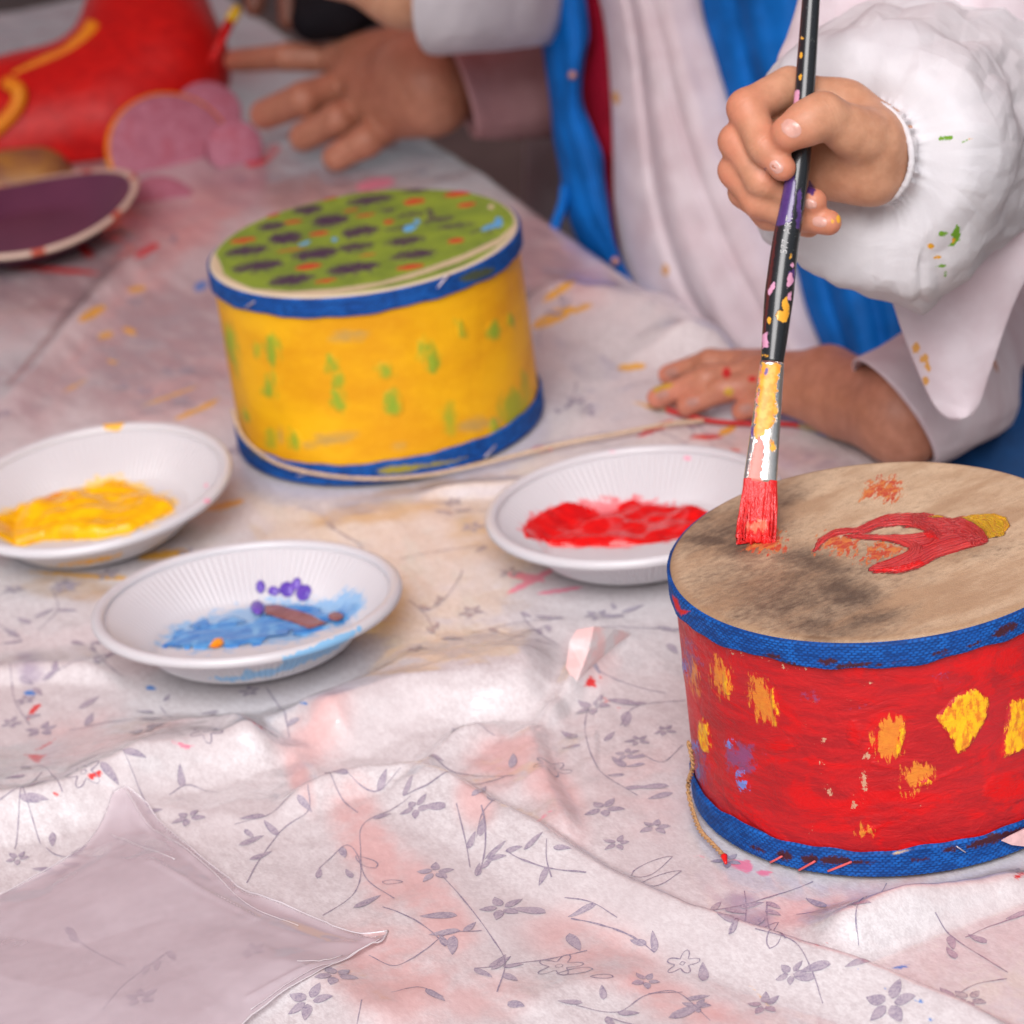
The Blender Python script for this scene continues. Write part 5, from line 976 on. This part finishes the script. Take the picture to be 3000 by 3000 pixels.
# loose layers of the smock hanging below that arm
V, F = panel([(2590, 800), (2622, 905), (2645, 980), (2690, 1095), (2735, 1185), (2770, 1222), (2800, 1232)], [(3120, 640), (3070, 740), (2995, 840), (2945, 960), (2905, 1080), (2875, 1170), (2850, 1215)], lambda x, y: 1.50+(y-700)*.00004, .004, folds=[], wr=.002, seed=4, crk=.009)
obj('smock_flap', V, F, msl, p2, attrs=marks(V, F, gm))
V, F = panel([(2360, -120), (2338, 0), (2308, 100), (2278, 175), (2262, 300), (2300, 440)], [(3250, -120), (3250, 0), (3250, 100), (3250, 175), (3250, 300), (3250, 440)], lambda x, y: 1.53, .04, folds=[(.2, .006, .08, .2), (.45, -.006, .07, -.2), (.6, .006, .1, .1)], wr=.003, seed=14, crk=.008)
obj('smock_upper', V, F, msl, p2, attrs=dict(gp=np.full(len(V), -8.), op=np.full(len(V), -8.)))
# upper part of the smock, shoulder and torso just out of the picture
tc = [(.05, 0, [(D(3500, 1500, 1.98), D(3550, -500, 2.0), .11, .10), (D(3550, -450, 2.0), D(3350, -450, 1.85), .075, .06), (D(3350, -450, 1.85), D(3420, 100, 1.74), .06, .055)])]
V, F = sdf_body(tc, .006); obj('smock', V, F, msl, p2, attrs=dict(gp=np.full(len(V), -8.), op=np.full(len(V), -8.)))
V, F = sdf_body([(.03, 0, [(D(2960, 1400, 1.80), D(3350, 1500, 1.93), .06, .075), (D(2960, 1400, 1.80), D(2990, 2300, 1.86), .058, .05)])], .005)
mden = fabric('blue_trousers', (.004, .03, .10), (.008, .06, .19), .6, 0, 500); obj('trousers', V, F, mden, p2)

# --- child in the blue waistcoat: flat hand on the table, other hand reaching to the toys
p1 = thing('person', 'person in white smock and open blue vest with one hand flat on the table', 'person', tuple(D(2000, 2300, 2.25)))
def Tz(x, y, z, r): return (G(x, y, z), r)
dz0 = (G(2620, 1230, .028)-CAM)@fw
flat_h = [(.010, 0, [(G(2190, 1085, .020), G(2420, 1110, .026), .010, .017), (G(2230, 1135, .018), G(2460, 1180, .022), .010, .017), (G(2430, 1120, .026), D(2640, 1212, dz0), .019, .023), (D(2640, 1212, dz0), D(2800, 1110, dz0+.05), .023, .024), (G(2460, 1180, .02), D(2650, 1250, dz0), .016, .020)]),
          finger([Tz(2230, 1062, .022, .0082), Tz(2080, 1062, .020, .0076), Tz(1958, 1098, .009, .0062)]), finger([Tz(2220, 1092, .022, .0082), Tz(2070, 1110, .021, .0076), Tz(1925, 1166, .009, .0062)]),
          finger([Tz(2240, 1125, .020, .0080), Tz(2120, 1140, .018, .0074), Tz(2012, 1190, .008, .0062)]), finger([Tz(2330, 1160, .018, .0074), Tz(2250, 1172, .016, .0068), Tz(2172, 1205, .008, .0058)])]
V1, F1 = sdf_body(flat_h, .0016, sm=2)
lh = [(.014, 0, [(G(1000, 172, .056), G(1200, 170, .068), .016, .026), (G(1040, 235, .05), G(1250, 230, .068), .018, .030), (G(1090, 300, .044), G(1270, 260, .062), .017, .027), (G(1230, 205, .07), D(1640, 230, 2.27), .031, .036), (G(1150, 350, .034), G(1260, 300, .052), .015, .024)]),
      finger([Tz(1010, 172, .054, .0120), Tz(840, 166, .060, .0106), Tz(690, 178, .050, .0090)]), finger([Tz(1020, 248, .046, .0134), Tz(890, 290, .046, .0130), Tz(775, 336, .030, .0116)]), finger([Tz(1095, 300, .038, .0134), Tz(990, 350, .036, .0128), Tz(890, 400, .022, .0114)]), finger([Tz(1150, 358, .03, .0128), Tz(1072, 412, .025, .0120), Tz(985, 462, .014, .0106)])]
V2, F2 = sdf_body(lh, .0022, sm=2)
V3, F3 = sdf_body([(.05, 0, [(D(2120, 1500, 2.2), D(2000, -300, 2.25), .085, .08), (D(1980, -250, 2.25), D(1750, -150, 2.28), .05, .045), (D(2040, -250, 2.22), D(2500, 100, 2.12), .05, .042), (D(2500, 100, 2.12), D(2900, 1000, 1.92), .038, .03), (D(1750, -150, 2.28), D(1640, 230, 2.28), .042, .036)])], .006)
Vb = np.vstack([V1, V2, V3]); Fb = np.vstack([F1, F2+len(V1), F3+len(V1)+len(V2)]); Nb = vnormals(Vb, Fb)
obj('shirt', V3+.005*vnormals(V3, F3), F3, msl, p1, attrs=dict(gp=np.full(len(V3), -8.), op=np.full(len(V3), -8.)))
tp = [G(1950, 1100, .009), G(1920, 1168, .009), G(2005, 1192, .008), G(2165, 1206, .008), G(690, 178, .05), G(770, 335, .03), G(885, 397, .02), G(980, 463, .011)]
cF = crop(1800, 800, .621)
body1 = obj('body', Vb, Fb, skin('brown_skin', (.40, .165, .10), (.50, .22, .14), (.60, .20, .14), [('rp', (.5, .02, .02)), ('yp', (.5, .3, .03))]), p1, attrs=dict(tip=.8*tipness(Vb, tp, .014),
    rp=px_mask(Vb, Nb, [cF(ell(530, 470, 22, 28).tolist()), cF(ell(650, 500, 20, 16).tolist())]), yp=px_mask(Vb, Nb, [cF(ell(540, 560, 26, 22).tolist()), cF(ell(230, 535, 50, 14, -10).tolist()), cF(ell(200, 555, 25, 12, 20).tolist())])))
for x, y in [(1966, 1090), (1938, 1156), (2028, 1178), (2183, 1196)]: nail(V1, vnormals(V1, F1), x, y, 22, 15, -12, body1, mt_nail2)
dv = lambda x, y: 2.15-(x-1600)/800*.14
wl = [(1740, -70), (1770, 60), (1785, 200), (1795, 400), (1800, 600), (1825, 760), (1875, 900), (1960, 1010), (2050, 1120), (2120, 1250)]
wr_ = [(2045, -70), (2060, 30), (2082, 116), (2124, 261), (2190, 430), (2260, 600), (2330, 780), (2362, 900), (2430, 1080), (2470, 1300)]
V, F = panel(wl, wr_, lambda x, y: dv(x, y), .030, folds=[(.30, -.006, .035, .05), (.42, .003, .06, .05), (.62, -.005, .03, .25), (.75, .003, .08, .2)], nv=120, wr=.0015, seed=2, crk=.006)
obj('smock', V, F, msl, p1, attrs=marks(V, F, {'op': [ell(1805, 285, 10, 22, -10), ell(1950, 790, 10, 18)], 'gp': []}) )
mvest = fabric('blue_vest', (.001, .085, .32), (.002, .14, .52), .62, 0, 600)
V, F = panel([(1570, -70), (1580, 60), (1598, 200), (1612, 300), (1620, 400), (1640, 500), (1650, 580), (1690, 700), (1760, 790), (1850, 885), (1960, 1020)], [(1705, -70), (1722, 40), (1726, 110), (1712, 180), (1706, 290), (1738, 380), (1765, 450), (1772, 520), (1785, 600), (1822, 760), (1990, 1040)], lambda x, y: dv(x, y)-.012, .022, folds=[(.82, .004, .06, 0), (.4, -.004, .12, .1)], thick=.006, seed=6)
vst = obj('vest', V, F, mvest, p1)
V, F = panel(wr_, [(2450, -70), (2455, 30), (2460, 116), (2480, 261), (2510, 430), (2560, 600), (2630, 780), (2665, 900), (2680, 1080), (2690, 1300)], lambda x, y: dv(x, y)-.004, .020, folds=[(.25, -.006, .06, 0), (.4, .004, .08, .1), (.7, -.006, .08, -.1)], thick=.006, seed=8)
obj('vest', V, F, mvest, p1)
ps = np.array([D(1655, 545, 2.12), D(1648, 600, 2.118), D(1630, 650, 2.115), D(1618, 688, 2.113)]); obj('drawstring', *tube(catmull(ps, 6), .0035, 10), mvest, vst)
for x, y in [(1677, 220), (1803, 765)]:
    c = D(x, y, dv(x, y)-.012-.022); obj('snap_button', *tube(np.array([c+fw*.004, c-fw*.0015, c-fw*.0025]), [.0028, .0028, .0015], 14), plain('copper_snap', (.45, .22, .18), .4, .1, Metallic=.5), vst)
V, F = panel([(1690, -70), (1705, 60), (1710, 150), (1696, 260), (1715, 370), (1745, 460), (1755, 560), (1775, 650), (1810, 780)], [(1775, -70), (1795, 60), (1805, 150), (1810, 260), (1815, 370), (1818, 460), (1825, 560), (1840, 650), (1860, 780)], lambda x, y: dv(x, y)+.012, .004, nu=24, seed=1)
obj('red_lining', V, F, fabric('crimson_lining', (.18, .002, .012), (.30, .003, .022), .7), p1)
dz_ = (G(2620, 1230, .028)-CAM)@fw
V, F = loft([(2618, 1205, dz_-.002, 190, 53, .034, .004), (2632, 1202, dz_, 196, 53, .037, .004), (2710, 1165, dz_+.02, 198, 56, .042, 0), (2850, 1080, dz_+.07, 198, 62, .046, 0), (3000, 960, 1.9, 190, 75, .045, 0), (3080, 780, 1.96, 180, 100, .045, 0), (2950, 500, 2.05, 190, 120, .05, 0)], 140, 110, .02, 7.)
obj('sleeve', V, F, msl, p1, attrs=marks(V, F, {'op': [], 'gp': []}))
V, F = loft([(1350, 272, 2.20, 138, 72, .034, .004), (1362, 270, 2.20, 142, 72, .036, .004), (1450, 262, 2.22, 150, 76, .04, 0), (1600, 240, 2.25, 160, 82, .044, 0), (1760, 150, 2.28, 180, 100, .05, 0)], 120, 80, .02, 11.)
obj('sleeve', V, F, fabric('dusty_pink_sleeve', (.42, .22, .23), (.50, .29, .30), .8, 0, 700), p1)

# --- third person: raised forearm crossing the top of the picture
p3 = thing('person', 'person with raised bare forearm and turned up grey white cuff', 'person', tuple(D(1750, 1500, 2.6)))
V, F = sdf_body([(.02, 0, [(D(1440, 5, 2.07), D(1180, -30, 2.05), .023, .0215), (D(1180, -30, 2.05), D(960, -110, 2.04), .0215, .016), (D(960, -110, 2.04), D(850, -170, 2.03), .018, .014), (D(1440, 5, 2.07), D(1640, -70, 2.16), .022, .026)])], .003)
obj('body', V, F, skin('tan_skin', (.47, .235, .14), (.54, .29, .18), (.5, .2, .13)), p3, attrs=dict(tip=np.zeros(len(V))))
V, F = loft([(1268, 6, 2.035, 152, 96, .030, -.012), (1285, 6, 2.037, 156, 94, .033, -.012), (1380, 2, 2.05, 150, 90, .036, -.004), (1500, -10, 2.08, 152, 88, .038, 0), (1620, -40, 2.13, 160, 88, .042, 0), (1800, -150, 2.3, 180, 88, .05, 0)], 140, 100, .015, 15., thick=.003)
obj('sleeve', V, F, fabric('grey_white_cuff', (.46, .44, .47), (.54, .52, .55), .75, 0, 800), p3)
V, F = sdf_body([(.03, 0, [(D(1640, -70, 2.16), D(1900, -300, 2.4), .034, .06), (D(1900, -300, 2.4), D(1900, 900, 2.65), .09, .11)])], .007); obj('shirt', V, F, bpy.data.materials['grey_white_cuff'], p3)
# --- fourth person: brown fingers and a black sleeve at the very top
p4 = thing('person', 'person in black sleeve with brown fingers dipping in behind the forearm', 'person', tuple(D(900, 1300, 2.9)))
V, F = sdf_body([(.006, 0, [(D(845, 60, 2.42), D(850, -140, 2.42), .0085, .011), (D(745, 20, 2.44), D(770, -150, 2.44), .009, .012), (D(770, -150, 2.44), D(950, -200, 2.43), .02, .03), (D(850, -140, 2.42), D(950, -200, 2.43), .012, .03)])], .003)
obj('body', V, F, skin('deep_brown_skin', (.19, .075, .05), (.25, .10, .065), (.3, .1, .07)), p4, attrs=dict(tip=np.zeros(len(V))))
V, F = sdf_body([(.012, 0, [(D(915, 60, 2.33), D(1000, 30, 2.33), .0135, .019), (D(1000, 30, 2.33), D(1120, -60, 2.36), .019, .034), (D(915, 60, 2.33), D(960, -160, 2.38), .0135, .03), (D(960, -160, 2.38), D(1150, -400, 2.5), .035, .05)])], .004)
obj('sleeve', V, F, fabric('black_sleeve', (.006, .005, .008), (.010, .009, .012), .85, 0, 500), p4)

# ------------------------------------------------------------------ cord under the flat hand
cp = [G(1902, 1152, .006), G(1925, 1180, .004), G(1986, 1206, .003), G(2079, 1230, .003), G(2197, 1238, .003), G(2315, 1238, .003), G(2421, 1262, .003), G(2545, 1298, .003)]
for p in cp: p[2] = cz(p[0:1], p[1:2])[0]+.0022
M = Mat('painted_twine'); b, _ = M.layer((.42, .32, .18), M.attr('rp'), (.5, .02, .02), 2, None, 1, 0); M.set(Base_Color=b, Roughness=.7)
to = twine(cp, .0016, None, M.m, 'cord'); Vt = np.array([v.co[:] for v in to.data.vertices]); uv, _ = proj(Vt)
a_ = to.data.attributes.new('rp', 'FLOAT', 'POINT'); a_.data.foreach_set('value', np.where((uv[:, 0] > 1950) & (uv[:, 0] < 2340), 4, -4).astype(np.float32)); tag(to, 'thin twine cord partly painted red beneath the flat hand', 'cord')

# ------------------------------------------------------------------ toys and paint things at the back of the table
mred = paint_mat('red_toy_paint', [(.50, .004, .005), (.66, .008, .006), (.58, .01, .006)], .45); morg = paint_mat('orange_rim_paint', [(.80, .20, .01), (.85, .30, .01)], .5)
ty = thing('papier_mache_toy', 'bright red papier mache toy with tall neck and orange edge strokes', 'toy', tuple(G(330, 560)))
V, F = sdf_body([(.03, 0, [(D(420, -150, 2.52), D(435, 120, 2.46), .043, .048), (D(435, 120, 2.46), D(490, 200, 2.44), .048, .045), (D(470, 215, 2.44), D(330, 360, 2.44), .044, .062), (D(330, 350, 2.44), D(60, 410, 2.44), .066, .060), (D(60, 410, 2.44), D(-250, 480, 2.46), .060, .05)])], .005)
V[:, 2] = np.maximum(V[:, 2], .001); tb_ = obj('figure', V, F, mred, ty)
obj('orange_stroke', *tube(catmull([D(20, 240, 2.375), D(55, 265, 2.37), D(50, 310, 2.37), D(15, 355, 2.37), D(-60, 420, 2.372)], 8), .006, 10), morg, tb_)
obj('orange_stroke', *tube(catmull([D(275, 80, 2.41), D(255, 105, 2.405), D(200, 150, 2.40), D(120, 185, 2.395), D(40, 220, 2.39)], 8), np.linspace(.008, .003, 33), 10), morg, tb_)
mpk = paint_mat('pink_paint', [(.40, .13, .19), (.47, .18, .25), (.44, .12, .17)], .6)
def disc(name, px, py, dep, r, th_, label, m, edge=None, tiltv=(0, 0)):
    c = D(px, py, dep); nrm = -fw+RT*tiltv[0]+UP*tiltv[1]; nrm /= np.linalg.norm(nrm); P = np.array([c-nrm*th_, c-nrm*th_*.98, c, c+nrm*.001, c+nrm*.0012]); V, F = tube(P, [r*.97, r, r, r*.95, r*.4], 48)
    root = thing(name, label, 'toy wheel', tuple(c-np.array([0, 0, r])), 'pink discs beside the red toy'); obj('face', V, F, m, root)
    if edge:
        t = np.linspace(0, 2*np.pi, 60); e1 = np.cross(nrm, [0, 0, 1.]); e1 /= np.linalg.norm(e1); e2 = np.cross(e1, nrm)
        obj('painted_edge', *tube([c-nrm*.004+r*(math.cos(a)*e1+math.sin(a)*e2) for a in t], .0032, 8, False), edge, root)
disc('painted_disc', 500, 440, 2.35, .046, .016, 'large pink disc with orange edge leaning on the red toy', mpk, morg, (.25, .3))
disc('painted_disc', 690, 430, 2.33, .0205, .03, 'small pink disc standing beside the brown fingers', mpk, None, (.2, .1))
disc('painted_disc', 470, 600, 2.27, .026, .014, 'pink disc with plain edge beside the brown painted lid', mpk, None, (.1, .6))
disc('painted_disc', 610, 330, 2.37, .026, .02, 'pink disc touching the orange edged disc', mpk, None, (.2, .3))
M = Mat('purple_inside'); b, _ = M.layer(M.mix(M.noise(30, 4), (.085, .02, .06), (.15, .04, .09)), M.attr('rim'), (.66, .50, .40), 1, None, .6, 0); b, _ = M.layer(b, M.attr('red'), (.55, .10, .05), 1.5, None, .8, 0)
M.set(Base_Color=b, Roughness=.5); c = G(60, 640, .02)
prof = [(r, 0.) for r in np.linspace(.001, .05, 8)]+[(.06, .004), (.078, .016), (.084, .019), (.087, .0175), (.084, .0145), (.076, .011), (.06, -.001)]+[(r, -.003) for r in np.linspace(.05, .001, 5)]
V, F, th = lathe(prof, 160); rr = np.hypot(V[:, 0], V[:, 1]); V[:, 2] += .006*np.sin(2*th+1.2)*(rr/.085)**3; V += np.array([c[0], c[1], .009])
tag(obj('tray', V, F, M.m, attrs=dict(rim=np.where(rr > .0795, 3, -3), red=np.where((rr > .0795) & (np.abs(np.sin(th*4+.6)) > .97), 2, -3))), 'cream rimmed tray smeared purple inside at the red toy', 'tray')
M = Mat('brown_yellow_paint'); n = M.noise(25, 5, .6, M.vec(1, 1, 2), 1); M.set(Base_Color=M.mix(M.ramp(n, .35, .65), (.20, .075, .045), (.38, .17, .03)), Roughness=.5)
V, F = sdf_body([(.01, 0, [(D(30, 560, 2.31), D(110, 548, 2.31), .031, .030)])], .003); V[:, 2] = np.maximum(V[:, 2], D(80, 592, 2.30)[2])
tag(obj('clay_mound', V, F, M.m), 'rounded brown and yellow painted lump in the cream rimmed tray', 'clay')
sk = thing('thin_brush', 'thin red stick with yellow tip held at the red toy', 'paintbrush', tuple(D(625, 175, 2.3)))
obj('stick', *tube(np.array([D(620, 180, 2.33), D(655, 105, 2.34), D(672, 65, 2.345)]), [.003, .0035, .004], 10), mred, sk); obj('tip', *tube(np.array([D(672, 65, 2.345), D(690, 35, 2.35), D(697, 18, 2.35)]), [.0042, .0045, .003], 10), paint_mat('yellow_tip', [(.6, .38, .01), (.7, .45, .02)]), sk)
